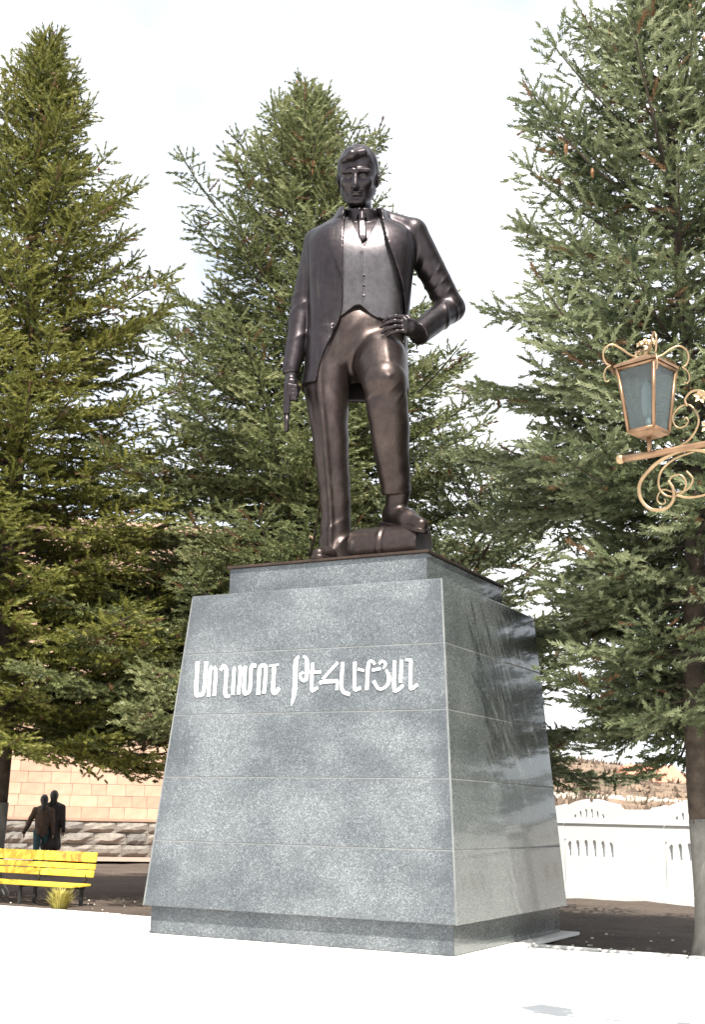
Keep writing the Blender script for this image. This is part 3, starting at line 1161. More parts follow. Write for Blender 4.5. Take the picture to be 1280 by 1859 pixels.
def figure(p):
    d = head(p)
    d = smin(d, rcone(p, (.10, .06, 3.3), (.12, .05, 4.6), .30, .32), .05)
    d = smin(d, rcone(p, (-.30, .06, 4.55), SH_R, .12, .10), .05)
    d = smin(d, rcone(p, (.5, .04, 4.68), SH_L, .12, .10), .05)
    d = smin(d, smin(rcone(p, SH_R, EL_R, .10, .09), rcone(p, EL_R, (-.775, -.09, 2.72), .09, .085), .03), .02)
    d = smin(d, smin(rcone(p, SH_L, EL_L, .11, .10), rcone(p, EL_L, (.96, -.31, 3.14), .10, .10), .03), .02)
    d = smin(d, hand_left(p), .03)
    return smin(d, hand_right(p), .03)


sculpt('figure', figure, (-1.05, -.72, 2.05), (1.70, .52, 6.05), .0135, M['bronze'], statue)
sculpt('hair', hair, (-.36, -.66, 5.05), (.48, .48, 6.15), .0085, M['bronze'], statue)
sculpt('jacket', jacket, (-1.08, -.72, 2.30), (1.75, .72, 5.42), .0160, M['bronze'], statue, 2.6)
sculpt('waistcoat', waistcoat, (-.70, -.60, 3.10), (.95, .10, 5.0), .0125, M['bronze_light'], statue, 2.6)
sculpt('shirt', shirt, (-.45, -.55, 3.95), (.80, .35, 5.34), .0125, M['bronze'], statue, 2.6)
sculpt('necktie', tie, (-.05, -.52, 4.05), (.32, -.1, 5.05), .009, M['bronze'], statue)
sculpt('trousers', trousers, (-.75, -1.0, .0), (.95, .6, 3.7), .0165, M['bronze_leg'], statue, 2.6)
sculpt('shoe', shoe_right, (-.70, -.75, -.02), (.25, .35, .66), .0105, M['bronze_leg'], statue)
sculpt('shoe', shoe_left, (.30, -.95, .25), (1.30, .30, 1.25), .0105, M['bronze_leg'], statue)

# pistol held pointing down
mb = MB()
mb.box(-.845, -.275, 2.00, -.755, -.165, 2.44, .012)
mb.box(-.838, -.20, 2.24, -.762, -.06, 2.36, .012)
mb.tube([(-.80, -.225, 2.02), (-.79, -.235, 1.76)], [.036, .030], 12)
mb.tube([(-.80, -.17, 2.16), (-.80, -.11, 2.12), (-.80, -.10, 2.20), (-.80, -.15, 2.25)], .010, 6)
mb.build('pistol', M['bronze'], statue, (-.02, 0, 0))


# the rolled drum under the raised foot, its broken lump at one end
def drum(p):
    ax = np.array((.882, -.471, 0), np.float32)
    o = np.array((-.06, .20, .275), np.float32)
    v = p - o
    t = v @ ax
    rv = v - t[:, None] * ax
    ang = np.arctan2(rv[:, 2], rv @ np.array((.471, .882, 0), np.float32))
    r = np.linalg.norm(rv, axis=1)
    R_ = .262 + .006 * np.sin(ang * 2) - .016 * np.exp(-((t - .70) / .014) ** 2) + .012 * np.exp(-((t - .655) / .03) ** 2)
    body = np.maximum(r - R_, np.maximum(.22 - t, t - 1.20))
    lump = ell(p, (.02, .14, .27), (.24, .24, .25))
    lump = smin(lump, ell(p, (.12, -.02, .22), (.18, .16, .18)), .06)
    lump = lump + .018 * np.sin(p[:, 0] * 31) * np.sin(p[:, 2] * 27 + p[:, 1] * 19)
    d = smin(body, lump, .05)
    return np.maximum(d, .004 - p[:, 2])


sculpt('fallen_drum', drum, (-.35, -.75, -.02), (1.20, .55, .66), .0150, M['bronze_leg'], statue)

# ---------------------------------------------------------------- spruces


def twig_template():
    V, Fc = [], []
    rg = np.random.default_rng(3)
    rows = 10
    for i in range(rows):
        for k in range(2):
            a = i * 2.4 + k * math.pi + rg.uniform(-.5, .5)
            x = .02 + .86 * i / (rows - 1)
            d = np.array([0, math.cos(a), math.sin(a)])
            s = np.array([0, -math.sin(a), math.cos(a)])
            ln = (.17 + rg.uniform(-.03, .03)) * (1 - .35 * i / rows)
            tip = np.array([x + .17, 0, 0]) + d * ln
            b = len(V)
            V += [np.array([x - .05, 0, 0]) + s * .035, np.array([x + .06, 0, 0]) - s * .045, tip]
            Fc.append((b, b + 1, b + 2))
    return np.array(V, np.float32), np.array(Fc, np.int32)


TW_V, TW_F = twig_template()


def spruce(base, H, R, seed, label, m_needle, z0=2.0, lean=(0, 0), trunk_r=.24, lime=1.6, sec_gap=.155, shoot_gap=.115, prof_pow=.80, whorl=.40, nb=6, upper=1.0, gaps=.06, size=1.0, clip_az=None, extra=()):
    rg = np.random.default_rng(seed)
    root = empty('spruce_tree', base)
    tag(root, label, 'tree', 'spruces around the pedestal')

    def axis(z):
        t = z / H
        return np.array([lean[0] * t * t + .05 * math.sin(z * .9 + seed), lean[1] * t * t + .05 * math.cos(z * .7 + seed), z])
    # trunk
    up = MB()
    zs = np.linspace(lime - .05, H, 26)
    pts = [axis(z) for z in zs]
    up.tube(pts, [max(.012, trunk_r * (1 - z / H) ** .9 * (1 + .03 * rg.normal())) for z in zs], 12)
    tr = up.build('trunk', M['bark'], root)
    lo_ = MB()
    zs = np.concatenate([np.linspace(-.1, .5, 6), np.linspace(.7, lime, 5)])
    lo_.tube([axis(z) for z in zs], [trunk_r * (1 - z / H) ** .9 * (1.015 + .55 * math.exp(-max(z, 0) / .22)) for z in zs], 16)
    lw = lo_.build('limewashed_base', M['limewash'], tr)
    # limbs
    limb = MB()
    SP, SD, SU, SL, ST = [], [], [], [], []

    def shoots(P, Dv, Up, L, tint):
        SP.append(P); SD.append(Dv); SU.append(Up); SL.append(L); ST.append(tint)

    extra = sorted(extra)
    z = z0
    gold = 2.39996
    az0 = rg.uniform(0, 6.28)
    cones = MB()
    while z < H - .25:
        t = (z - z0) / (H - z0)
        Rz = R * (1 - t) ** prof_pow * (1.0 if t > .12 else .82 + 1.5 * t) * np.interp(t, [.82, 1], [1, .5])
        n = nb if t < .8 else nb - 1
        now = [e_ for e_ in extra if z <= e_[0] < z + 2]
        if now: extra = [e_ for e_ in extra if e_ not in now]
        for k in list(range(n)) + now:
            fixed = isinstance(k, tuple)
            if not fixed and rg.random() < gaps: continue
            zz = k[0] if fixed else z + rg.uniform(-.14, .14)
            az = rad(k[1]) if fixed else az0 + 2 * math.pi * k / n + rg.uniform(-.32, .32)
            L = max(.25, Rz * rg.uniform(.55, 1.13) * (1.2 if rg.random() < .10 else 1))
            if fixed: L = k[2]
            elif clip_az is not None:
                L = clip_az(az, zz, L)
                if L < .2: continue
            e0 = np.interp(t, [0, .25, .6, .85, 1], [.02, .16, .42, .75, 1.0]) * upper + rg.uniform(-.09, .09)
            sag = np.interp(t, [0, .3, .7, 1], [.34, .26, .10, 0])
            tipup = np.interp(t, [0, .3, .7, 1], [.22, .24, .22, .1])
            ca, sa = math.cos(az), math.sin(az)
            side = np.array([-sa, ca, 0])
            ts = np.linspace(0, 1, 9)
            hor = L * ts * math.cos(e0) ** .5
            ver = L * (math.tan(min(e0, 1.05)) * ts * .9 - sag * ts ** 1.3 + tipup * ts ** 3)
            bend = rg.uniform(-.10, .10) * L * ts ** 2
            a0 = axis(zz)
            C_ = a0[None] + hor[:, None] * np.array([ca, sa, 0]) + ver[:, None] * np.array([0, 0, 1.]) + bend[:, None] * side
            limb.tube(C_, [max(.006, .026 * L / 2.5 * (1 - .85 * q) + .004) for q in ts], 5, cap=False)
            dens = 1.0
            # secondary sprays
            s = .22 * L if L > .8 else .05
            sg = sec_gap * dens
            btint = rg.uniform(-.14, .14)
            while s < L:
                q = s / L
                i = min(7, int(q * 8))
                fr = q * 8 - i
                P0 = C_[i] * (1 - fr) + C_[i + 1] * fr
                T = C_[i + 1] - C_[i]
                T /= np.linalg.norm(T)
                for sd in (-1, 1):
                    l2 = min(.98, (.16 + .42 * (L - s) ** .85)) * rg.uniform(.7, 1.15) * size
                    if q < .4: l2 *= .55 + q
                    an = rg.uniform(.75, 1.05)
                    D2 = T * math.cos(an) + sd * side * math.sin(an) + np.array([0, 0, rg.uniform(-.30, .10)])
                    D2 /= np.linalg.norm(D2)
                    m = max(3, int(l2 / shoot_gap))
                    u = (np.arange(m) + rg.uniform(.2, .8)) / m
                    drop = -.16 * l2 * u ** 2
                    PP = P0 + (u * l2)[:, None] * D2 + np.stack([0 * u, 0 * u, drop], 1)
                    perp = np.cross(D2, [0, 0, 1.])
                    perp /= np.linalg.norm(perp) + 1e-6
                    alt = np.where(np.arange(m) % 2 == 0, 1, -1)
                    DD = D2[None] * .75 + (alt * rg.uniform(.35, .85, m))[:, None] * perp + np.stack([0 * u, 0 * u, rg.uniform(-.35, .40, m)], 1)
                    DD[-1] = D2 + np.array([0, 0, rg.uniform(-.05, .35)])
                    LL = rg.uniform(.19, .41, m) * size
                    shoots(PP, DD, np.tile(perp, (m, 1)), LL, np.clip(.42 + btint + rg.normal(0, .15, m) + .30 * u * u, 0, 1))
                s += sg * rg.uniform(.75, 1.25)
            # the leader of the limb
            m = 4
            uu = np.linspace(.72, 1, m)
            PP = np.array([np.array([np.interp(v, ts, C_[:, a]) for a in range(3)]) for v in uu])
            T = C_[-1] - C_[-2]
            T /= np.linalg.norm(T)
            shoots(PP, np.tile(T, (m, 1)) + rg.normal(0, .12, (m, 3)), np.tile(side, (m, 1)), np.full(m, .30 * size), np.full(m, .6))
            if t > .5 and rg.random() < .30:
                for _ in range(rg.integers(1, 4)):
                    c = C_[rg.integers(5, 8)] + rg.normal(0, .06, 3)
                    cones.tube([c, c - np.array([0, 0, .03]), c - np.array([0, 0, .09]), c - np.array([0, 0, .14])], [.008, .024, .022, .006], 6)
        # short sprays against the stem
        m = 10
        az = rg.uniform(0, 6.28, m)
        PP = np.array([axis(z + rg.uniform(-.15, .15)) for _ in range(m)])
        DD = np.stack([np.cos(az), np.sin(az), rg.uniform(-.1, .9, m)], 1)
        shoots(PP, DD, np.stack([-np.sin(az), np.cos(az), 0 * az], 1), rg.uniform(.2, .34, m), rg.uniform(.2, .6, m))
        z += whorl * rg.uniform(.8, 1.2) * np.interp(t, [0, .35, .6, 1], [.62, .80, 1.0, .62])
        az0 += gold
    # tip
    top = axis(H)
    m = 16
    zt = np.linspace(0, 1.0, m)
    az = rg.uniform(0, 6.28, m)
    shoots(np.array([axis(H - q) for q in zt]), np.stack([np.cos(az) * .6, np.sin(az) * .6, np.full(m, .9)], 1), np.stack([-np.sin(az), np.cos(az), 0 * az], 1), np.linspace(.18, .34, m), np.full(m, .5))
    shoots(np.array([axis(H) - [0, 0, .1]]), np.array([[0, 0, 1.]]), np.array([[1., 0, 0]]), np.array([.3]), np.array([.55]))
    P, Dv, U, L, T_ = [np.concatenate(a) for a in (SP, SD, SU, SL, ST)]
    T_ = np.where(rg.random(len(T_)) < .035, 0.0, np.maximum(T_, .07))      # a few dead brown twigs
    Dv = Dv / np.linalg.norm(Dv, axis=1)[:, None]
    U = U - Dv * (U * Dv).sum(1)[:, None]
    U /= np.linalg.norm(U, axis=1)[:, None] + 1e-6
    W3 = np.cross(Dv, U)
    n = len(P)
    # random roll
    a = rg.uniform(0, 6.28, n)
    U2 = U * np.cos(a)[:, None] + W3 * np.sin(a)[:, None]
    W2 = np.cross(Dv, U2)
    tv = TW_V[None] * L[:, None, None]
    V = P[:, None] + tv[..., 0:1] * Dv[:, None] + tv[..., 1:2] * U2[:, None] + tv[..., 2:3] * W2[:, None]
    Fc = (TW_F[None] + (np.arange(n) * len(TW_V))[:, None, None]).reshape(-1, 3)
    me = fast_mesh('crown', V.reshape(-1, 3), Fc)
    at = me.attributes.new('tint', 'FLOAT', 'POINT')
    at.data.foreach_set('value', np.repeat(T_, len(TW_V)).astype(np.float32))
    crown = link_mesh('crown', me, m_needle, root)
    lb = limb.build('limbs', M['bark'], root)
    lb['kind'] = 'stuff'
    if cones.v:
        c = cones.build('cones', M['cone'], root)
        c['kind'] = 'stuff'
    return n


def clear_of(base, y_front=None):
    # limbs stop short of the pedestal and the statue on it, and do not overhang the plaza
    def f(az, z, L):
        while L > .2:
            x, y = base[0] + L * math.cos(az), base[1] + L * math.sin(az)
            if z < 5.6 and -2.9 < x < 2.95 and -.6 < y < 4.8: L -= .1
            elif z >= 5.6 and -2.0 < x < 2.3 and -.8 < y < 2.6: L -= .1
            elif y_front is not None and y < y_front - .40 * z: L -= .1
            else: break
        return L
    return f


B1, B2, B3, B4, B5 = (-8.75, 4.3, PZ), (-4.57, 7.53, PZ), (4.18, 2.35, PZ), (-1.05, 6.9, PZ), (9.0, 15.6, PZ)
n1 = spruce(B1, 16.9, 4.3, 5, 'tall yellowish spruce behind the yellow bench, left of the statue', M['needle_yellow'], z0=2.7, trunk_r=.34, lean=(-.2, 0), lime=1.55, prof_pow=.72, whorl=.34, clip_az=clear_of(B1, 3.2))
n2 = spruce(B2, 16.45, 5.4, 8, 'wide green spruce directly behind the statue with low sweeping branches', M['needle_green'], z0=3.1, trunk_r=.30, prof_pow=.74, whorl=.34, clip_az=clear_of(B2),
            extra=[(3.5, 195, 4.4), (3.9, 212, 4.3), (3.3, 228, 3.9), (4.6, 203, 4.4), (5.2, 220, 4.2), (5.6, 190, 4.2), (4.3, 240, 3.6), (6.1, 208, 4.1)])
n3 = spruce(B3, 12.9, 4.3, 21, 'blue-green spruce on the right, behind the copper lantern', M['needle_blue'], z0=2.75, trunk_r=.19, lime=1.5, prof_pow=.72, whorl=.40, clip_az=clear_of(B3, 2.0),
            extra=[(5.75, 163, 3.6), (6.5, 170, 3.5), (7.2, 160, 3.3), (6.1, 150, 3.7), (6.9, 178, 2.9), (5.9, 140, 3.4), (7.9, 172, 2.9), (4.9, 118, 3.3), (4.0, 120, 3.4), (4.5, 128, 3.6), (5.2, 130, 3.7), (3.6, 112, 3.3), (5.5, 122, 3.8), (3.3, 125, 3.1), (3.1, 100, 3.0), (4.3, 108, 3.4)])
n4 = spruce(B4, 7.0, 3.7, 33, 'shorter spruce half hidden behind the right side of the pedestal', M['needle_blue'], z0=2.6, trunk_r=.15, gaps=.15, whorl=.40, prof_pow=.45, lean=(.5, .2), clip_az=clear_of(B4))
n5 = spruce(B5, 14.0, 4.6, 44, 'unseen spruce added beyond the white wall for its reflection in the pedestal', M['needle_blue'], z0=2.2, trunk_r=.20, whorl=.7, sec_gap=.28, nb=6, prof_pow=.6)  # added out of view so the pedestal's polished side reflects dark foliage
n4 += n5
print('shoots', n1, n2, n3, n4)

# ---------------------------------------------------------------- building on the left
bld = empty('stone_building', BORG, rad(38))
tag(bld, 'pink tufa stone building with a rough grey stone base behind the spruces', 'building')
BL0, BL1, BHT = -9.0, 9.0, 10.2
mb = MB()
mb.box(BL0, .07, -.3, BL1, 9.0, BHT)
mb.build('wall', M['tufa_plain'], bld)
mb = MB()
mb.box(BL0 - .25, -.25, BHT + .002, BL1 + .25, 9.25, BHT + .28, .03)
mb.box(BL0 - .12, -.12, BHT - .20, BL1 + .12, .066, BHT - .002, .02)
mb.build('cornice', M['tufa'], bld)
BASE_H = 1.03
# rough stones of the base: irregular proud blocks


def lump_mesh(w, h, seed):
    rg = np.random.default_rng(seed)
    nx_, nz_ = 5, 3
    V, Fc = [], []
    for j in range(nz_ + 1):
        for i in range(nx_ + 1):
            e_ = min(i, nx_ - i, j, nz_ - j)
            y = .03 - (0 if e_ == 0 else rg.uniform(.03, .12))
            V.append(((i / nx_) * w + (rg.uniform(-.02, .02) if 0 < i < nx_ else 0), y, (j / nz_) * h + (rg.uniform(-.015, .015))))
    nf = len(V)
    for j in range(nz_):
        for i in range(nx_):
            a = j * (nx_ + 1) + i
            Fc.append((a, a + 1, a + nx_ + 2, a + nx_ + 1))
    V += [(0, .09, 0), (w, .09, 0), (w, .09, h), (0, .09, h)]
    for (s0, s1, b0, b1) in ((0, nx_, nf, nf + 1), (nz_ * (nx_ + 1) + nx_, nz_ * (nx_ + 1), nf + 2, nf + 3)):
        Fc.append((s1, s0, b0, b1))
    Fc.append((0, nz_ * (nx_ + 1), nf + 3, nf))
    Fc.append((nz_ * (nx_ + 1) + nx_, nx_, nf + 1, nf + 2))
    mb_ = MB()
    mb_.add(V, Fc)
    me = mb_.mesh('base_stone')
    me.materials.append(M['rough'])
    return me


row_h = [.36, .34, .31]
zz = 0.0
for r_, hh in enumerate(row_h):
    widths = (.62, .85, .74, .98, .55)
    meshes = [lump_mesh(w - .022, hh - .02, 100 + r_ * 9 + i) for i, w in enumerate(widths)]
    x = -3.6 - .2 * r_
    while x < 5.0:
        k = random.randrange(5)
        o = bpy.data.objects.new('base_stone', meshes[k])
        COL.objects.link(o)
        o.parent = bld
        o.location = (x, -.06 + random.uniform(-.02, .02), zz)
        x += widths[k]
    zz += hh + .005
mb = MB()
for (a, b) in ((BL0, -3.85), (5.9, BL1)):
    mb.box(a, -.02, 0, b, .066, BASE_H - .01, .01)
mb.box(BL0, .01, 0, BL1, .068, BASE_H - .012)
mb.build('base_course', M['rough'], bld)
mb = MB()
mb.box(BL0, -.055, BASE_H, BL1, .066, BASE_H + .075, .012)
mb.build('base_ledge', M['tufa_plain'], bld)
# ashlar blocks; the lower courses that show are parts, the rest one joined part
widths = (.46, .58, .70, .84)
CH = .345
meshes = []
for w in widths:
    b_ = MB()
    b_.box(0, 0, 0, w - .008, .06, CH - .008, .006)
    me = b_.mesh('ashlar_block')
    me.materials.append(M['tufa'])
    meshes.append(me)
rest = MB()
course, z = 0, BASE_H + .078
cnt = 0
while z < BHT - .25:
    x = BL0 + (.35 if course % 2 else 0)
    while x < BL1 - .9:
        k = random.randrange(4)
        if -2.9 < x < 3.6 and course < 17 and cnt < 290 and (course < 11 or x > -.6):
            o = bpy.data.objects.new('ashlar_block', meshes[k])
            COL.objects.link(o)
            o.parent = bld
            o.location = (x, random.uniform(-.004, .004), z)
            cnt += 1
        else:
            rest.box(x, 0, z, x + widths[k] - .008, .06, z + CH - .008)
        x += widths[k]
    z += CH
    course += 1
o = rest.build('upper_blocks', M['tufa'], bld)
o['kind'] = 'stuff'

# ---------------------------------------------------------------- white ornamental wall on the right
W0 = Vector((-.59, 11.87, PZ))
W1 = Vector((2.01, 11.30, PZ))
WANG = math.atan2(W1.y - W0.y, W1.x - W0.x)
wall = empty('garden_wall', W0, WANG)
tag(wall, 'white ornamental garden wall pierced with rows of arched slots', 'wall')
MOD = 2.16          # one bay
TH = .16


def arc_slot(x, z0, z1, w, skew=0.0, n=6):
    """pointed-arch slot; skew pulls the top sideways for the end slots of a row"""
    h = w / 2
    pts = [(x - h, z0), (x + h, z0)]
    zc = z1 - w * .9
    pts.append((x + h, zc))
    for k in range(1, n):
        a = math.pi / 2 * k / n
        pts.append((x + h * math.cos(a) + skew * math.sin(a), zc + (z1 - zc) * math.sin(a)))
    pts.append((x + skew, z1))
    for k in range(n - 1, 0, -1):
        a = math.pi / 2 * k / n
        pts.append((x - h * math.cos(a) + skew * math.sin(a), zc + (z1 - zc) * math.sin(a)))
    pts.append((x - h, zc))
    return pts


def bay_outline():
    top = [(0.0, 1.70)]
    # hump over the slots, small dip, lower stretch, rise to the next post
    for x, z in ((.06, 1.70), (.10, 1.735), (.26, 1.80), (.42, 1.835), (.48, 1.84), (.50, 1.79), (.54, 1.775), (.60, 1.775), (.64, 1.79), (.66, 1.845), (.78, 1.83),
                 (.98, 1.775), (1.16, 1.745), (1.18, 1.70), (1.23, 1.66), (1.40, 1.655), (1.80, 1.66), (1.86, 1.66), (1.90, 1.70), (1.96, 1.705)):
        top.append((x, z))
    top.append((MOD - .01, 1.74))
    return [(0.0, 0.0)] + [(MOD - .01, 0.0)] + top[::-1]


def bay_mesh():
    cu = bpy.data.curves.new('bay', 'CURVE')
    cu.dimensions = '2D'
    cu.fill_mode = 'BOTH'
    cu.extrude = TH / 2
    loops = [bay_outline()]
    for k in range(6):
        x = .10 + .185 * k
        up = (.92, .99, 1.03, 1.03, .99, .92)[k]
        sk = (.03, 0, 0, 0, 0, -.03)[k]
        loops.append(arc_slot(x, .755, .75 + .31 * up, .078, sk * .6))
        if True:
            u2 = (.06, .13, .17, .17, .13, .08)[k]
            loops.append(arc_slot(.24 + .125 * k, 1.49 - .01 * k * 0, 1.49 + u2, .042, sk * .5))
    for lp in loops:
        sp = cu.splines.new('POLY')
        sp.points.add(len(lp) - 1)
        for p, (x, z) in zip(sp.points, lp): p.co = (x, z, 0, 1)
        sp.use_cyclic_u = True
    ob = bpy.data.objects.new('bay_tmp', cu)
    COL.objects.link(ob)
    dg = bpy.context.evaluated_depsgraph_get()
    me = bpy.data.meshes.new_from_object(ob.evaluated_get(dg))
    bpy.data.objects.remove(ob)
    me.name = 'wall_bay'
    me.transform(Matrix.Rotation(rad(90), 4, 'X'))
    me.materials.clear()
    me.materials.append(M['white_wall'])
    return me


bay = bay_mesh()
pm = MB()
pm.box(-.15, -.17, 0, .15, .17, 1.66, .012)
pm.box(-.19, -.21, 1.662, .19, .21, 1.74, .015)
pm.box(-.13, -.15, 1.742, .13, .15, 1.82, .02)
post_me = pm.mesh('wall_post')
post_me.materials.append(M['white_wall'])
lm = MB()
lm.box(.0, -.100, 1.372, MOD - .01, -.0815, 1.40, .006)
lm.box(.0, -.090, 1.08, MOD * .0 + .03, -.0815, 1.10)
ledge_me = lm.mesh('wall_ledge')
ledge_me.materials.append(M['white_wall'])
for i in range(-1, 7):
    x = i * MOD + .02
    o = link_mesh('wall_bay', bay, None, wall, (x, 0, 0))
    o = link_mesh('wall_ledge', ledge_me, None, wall, (x, 0, 0))
    if i >= 1:
        link_mesh('wall_post', post_me, None, wall, (x + 1.52, 0, 0))
mb = MB()
mb.box(-MOD, -.20, -.08, 7 * MOD, -.083, .10, .012)
mb.build('wall_foot', M['white_wall'], wall)

# ---------------------------------------------------------------- far hillside
FW = Vector((_f.x, _f.y, 0)).normalized()
RW = Vector((_r.x, _r.y, 0)).normalized()
C0 = Vector((CAM_POS.x, CAM_POS.y, 0))


def far(s, d): return C0 + FW * d + RW * s


def hill_height(s, d):
    k = np.clip((d - 62) / 70, 0, 1)
    k = k * k * (3 - 2 * k)
    ridge = 6.6 + 1.0 * np.sin(s * .045 + 1.2) + .5 * np.sin(s * .13) - .6 * np.clip((s - 30) / 20, 0, 2)
    return k * ridge - .3


ss = np.linspace(-130, 150, 120)
dd = np.linspace(55, 190, 50)
S_, D_ = np.meshgrid(ss, dd)
Zh = hill_height(S_, D_) + rng.normal(0, .10, S_.shape)
V = C0.to_tuple()
XY = np.array(C0)[None, None, :] + S_[..., None] * np.array(RW) + D_[..., None] * np.array(FW)
XY[..., 2] = Zh
i = np.arange(S_.size).reshape(S_.shape)
Fc = np.stack([i[:-1, :-1], i[:-1, 1:], i[1:, 1:], i[1:, :-1]], -1).reshape(-1, 4)
hill = link_mesh('hill', fast_mesh('hill', XY.reshape(-1, 3), Fc, True), M['hill'])
hill['kind'] = 'structure'


def on_hill(s, d, dz=0.0):
    p = far(s, d)
    return Vector((p.x, p.y, float(hill_height(np.array(s), np.array(d))) + dz))


# low house with a red roof on the slope
p = on_hill(26.2, 106, -.9)
house = empty('far_house', p, YAW + rad(6))
tag(house, 'low house with a long red roof on the brown hillside beyond the white wall', 'house')
mb = MB()
mb.box(-2.3, 0, 0, 2.3, 4, 1.0)
mb.build('wall', M['far_wall'], house)
mb = MB()
mb.add([(-2.7, -.4, .72), (2.7, -.4, .72), (2.3, 2, 2.25), (-2.3, 2, 2.25), (-2.7, 4.4, .72), (2.7, 4.4, .72)], [(0, 1, 2, 3), (3, 2, 5, 4), (0, 3, 4), (1, 5, 2), (0, 4, 5, 1)])
mb.build('roof', M['far_roof'], house)
# long pale rubble wall across the slope
rw = empty('rubble_wall', on_hill(22, 92), YAW)
tag(rw, 'broken line of pale stones running across the far hillside', 'stone wall')
mb = MB()
for k in range(150):
    s = -8 + k * .115 + random.uniform(-.05, .05)
    if random.random() < .15: continue
    zrel = hill_height(np.array(22 + s), np.array(92.)) - hill_height(np.array(22.), np.array(92.))
    w, h = random.uniform(.10, .24), random.uniform(.12, .38)
    mb.box(s - w / 2, -.15, float(zrel) - .1, s + w / 2, .2, float(zrel) + h, .03)
o = mb.build('stones', M['pale_stone'], rw)
o['kind'] = 'stuff'


def bare_tree(base, H, seed, label):
    rg = random.Random(seed)
    root = empty('bare_tree', base)
    tag(root, label, 'tree', 'bare trees on the far hillside')
    tb, br = MB(), MB()

    def grow(p, d, L, r, lvl):
        pts, q = [p], p
        for _ in range(3):
            d = (d + Vector((rg.uniform(-.2, .2), rg.uniform(-.2, .2), rg.uniform(-.02, .16)))).normalized()
            q = q + d * L / 3
            pts.append(q)
        (tb if lvl == 0 else br).tube(pts, [r, r * .85, r * .7, r * .5], 5 if lvl < 2 else 3, cap=False)
        if lvl < 4:
            for k in range(4 if lvl < 3 else 3):
                b = pts[rg.choice((1, 2, 3, 3))]
                dd_ = (d + Vector((rg.uniform(-.9, .9), rg.uniform(-.9, .9), rg.uniform(-.1, .7)))).normalized()
                grow(b, dd_, L * rg.uniform(.5, .75), r * .5, lvl + 1)
    grow(Vector((0, 0, -.1)), Vector((0, 0, 1)), H * .42, H * .028, 0)
    tb.build('trunk', M['twig'], root)
    c = br.build('crown', M['twig'], root)


for s, d, h, sd, lb in ((6.9, 37, 3.3, 1, 'thin bare tree beyond the white wall, next to the pedestal'),
                        (9.3, 46, 3.6, 4, 'bare twiggy tree over the hump of the white wall'),
                        (12.0, 52, 3.3, 6, 'bare tree in the middle of the hillside gap, left of the red roof'),
                        (16.9, 58, 3.2, 9, 'small bare tree on the hillside beside the limewashed trunk'),
                        (24.0, 128, 3.6, 12, 'bare tree on the skyline above the red roof')):
    bare_tree(on_hill(s, d, -.05) if d > 62 else Vector((*far(s, d).xy, -.3)), h, sd, lb)

# brown scrub scattered over the slope: dry stems too many to count
mb = MB()
rg = random.Random(31)
for k in range(420):
    d = rg.uniform(64, 132)
    s_ = d * rg.uniform(.14, .33)
    b = on_hill(s_, d, -.05)
    for q in range(7):
        h = rg.uniform(.15, .65)
        a = Vector((rg.uniform(-.5, .5), rg.uniform(-.5, .5), 0))
        t_ = b + a + Vector((rg.uniform(-.35, .35), rg.uniform(-.35, .35), h))
        w = RW * rg.uniform(.06, .22)
        mb.add([b + a - w, b + a + w, t_], [(0, 1, 2)])
tag(mb.build('scrub', M['twig']), 'dry brown scrub covering the far hillside', kind='stuff')

# ---------------------------------------------------------------- bench
bench = empty('bench', (-5.78, 3.42, PZ - .125), rad(-2))
tag(bench, 'yellow slatted bench with an orange smear on its top plank, below the left spruce', 'bench')
BLEN = 2.3
slats = [  # (y, z, width, thickness, tilt, x-shift)
    (.30, .83, .155, 'yellow_smear', 80), (.275, .685, .085, 'yellow', 80), (.255, .575, .105, 'yellow', 80),
    (-.18, .40, .125, 'yellow', 4), (-.02, .405, .125, 'yellow', 2), (.13, .41, .125, 'yellow', 0)]
for (y, z, w, mn, tilt) in slats:
    mb = MB()
    mb.box(-BLEN, -w / 2, -.018, .0, w / 2, .018, .005)
    o = mb.build('back_slat' if tilt > 40 else 'seat_slat', M[mn], bench)
    o.location = (random.uniform(-.012, .012), y, z)
    o.rotation_euler = (rad(tilt), 0, 0)
for x in (-.16, -1.15, -BLEN + .16):
    mb = MB()
    mb.box(x - .025, -.20, 0, x + .025, -.15, .375, .004)
    mb.box(x - .025, .14, 0, x + .025, .19, .375, .004)
    mb.box(x - .025, -.24, .35, x + .025, .22, .382, .004)
    mb.tube([(x, .20, .36), (x, .345, .92)], .022, 6)
    mb.build('leg', M['dark_iron'], bench)

# dry yellow tuft by the bench
tb = MB()
rg = random.Random(5)
for k in range(420):
    a, r0 = rg.uniform(0, 6.28), rg.uniform(0, .10)
    out, h = rg.uniform(.03, .22), rg.uniform(.16, .37)
    x0, y0 = r0 * math.cos(a), r0 * math.sin(a)
    x1, y1 = x0 + out * math.cos(a), y0 + out * math.sin(a)
    w = .006
    s = (-math.sin(a) * w, math.cos(a) * w)
    tb.add([(x0 + s[0], y0 + s[1], 0), (x0 - s[0], y0 - s[1], 0), ((x0 + x1) / 2 - s[0], (y0 + y1) / 2 - s[1], h * .7), ((x0 + x1) / 2 + s[0], (y0 + y1) / 2 + s[1], h * .7), (x1, y1, h)],
           [(0, 1, 2, 3), (3, 2, 4)])
tuft = tb.build('grass_tuft', M['straw'], None, (-5.28, 2.32, PZ - .02))
tag(tuft, 'bushy yellow-green dry tuft at the plaza edge beneath the bench', 'plant')

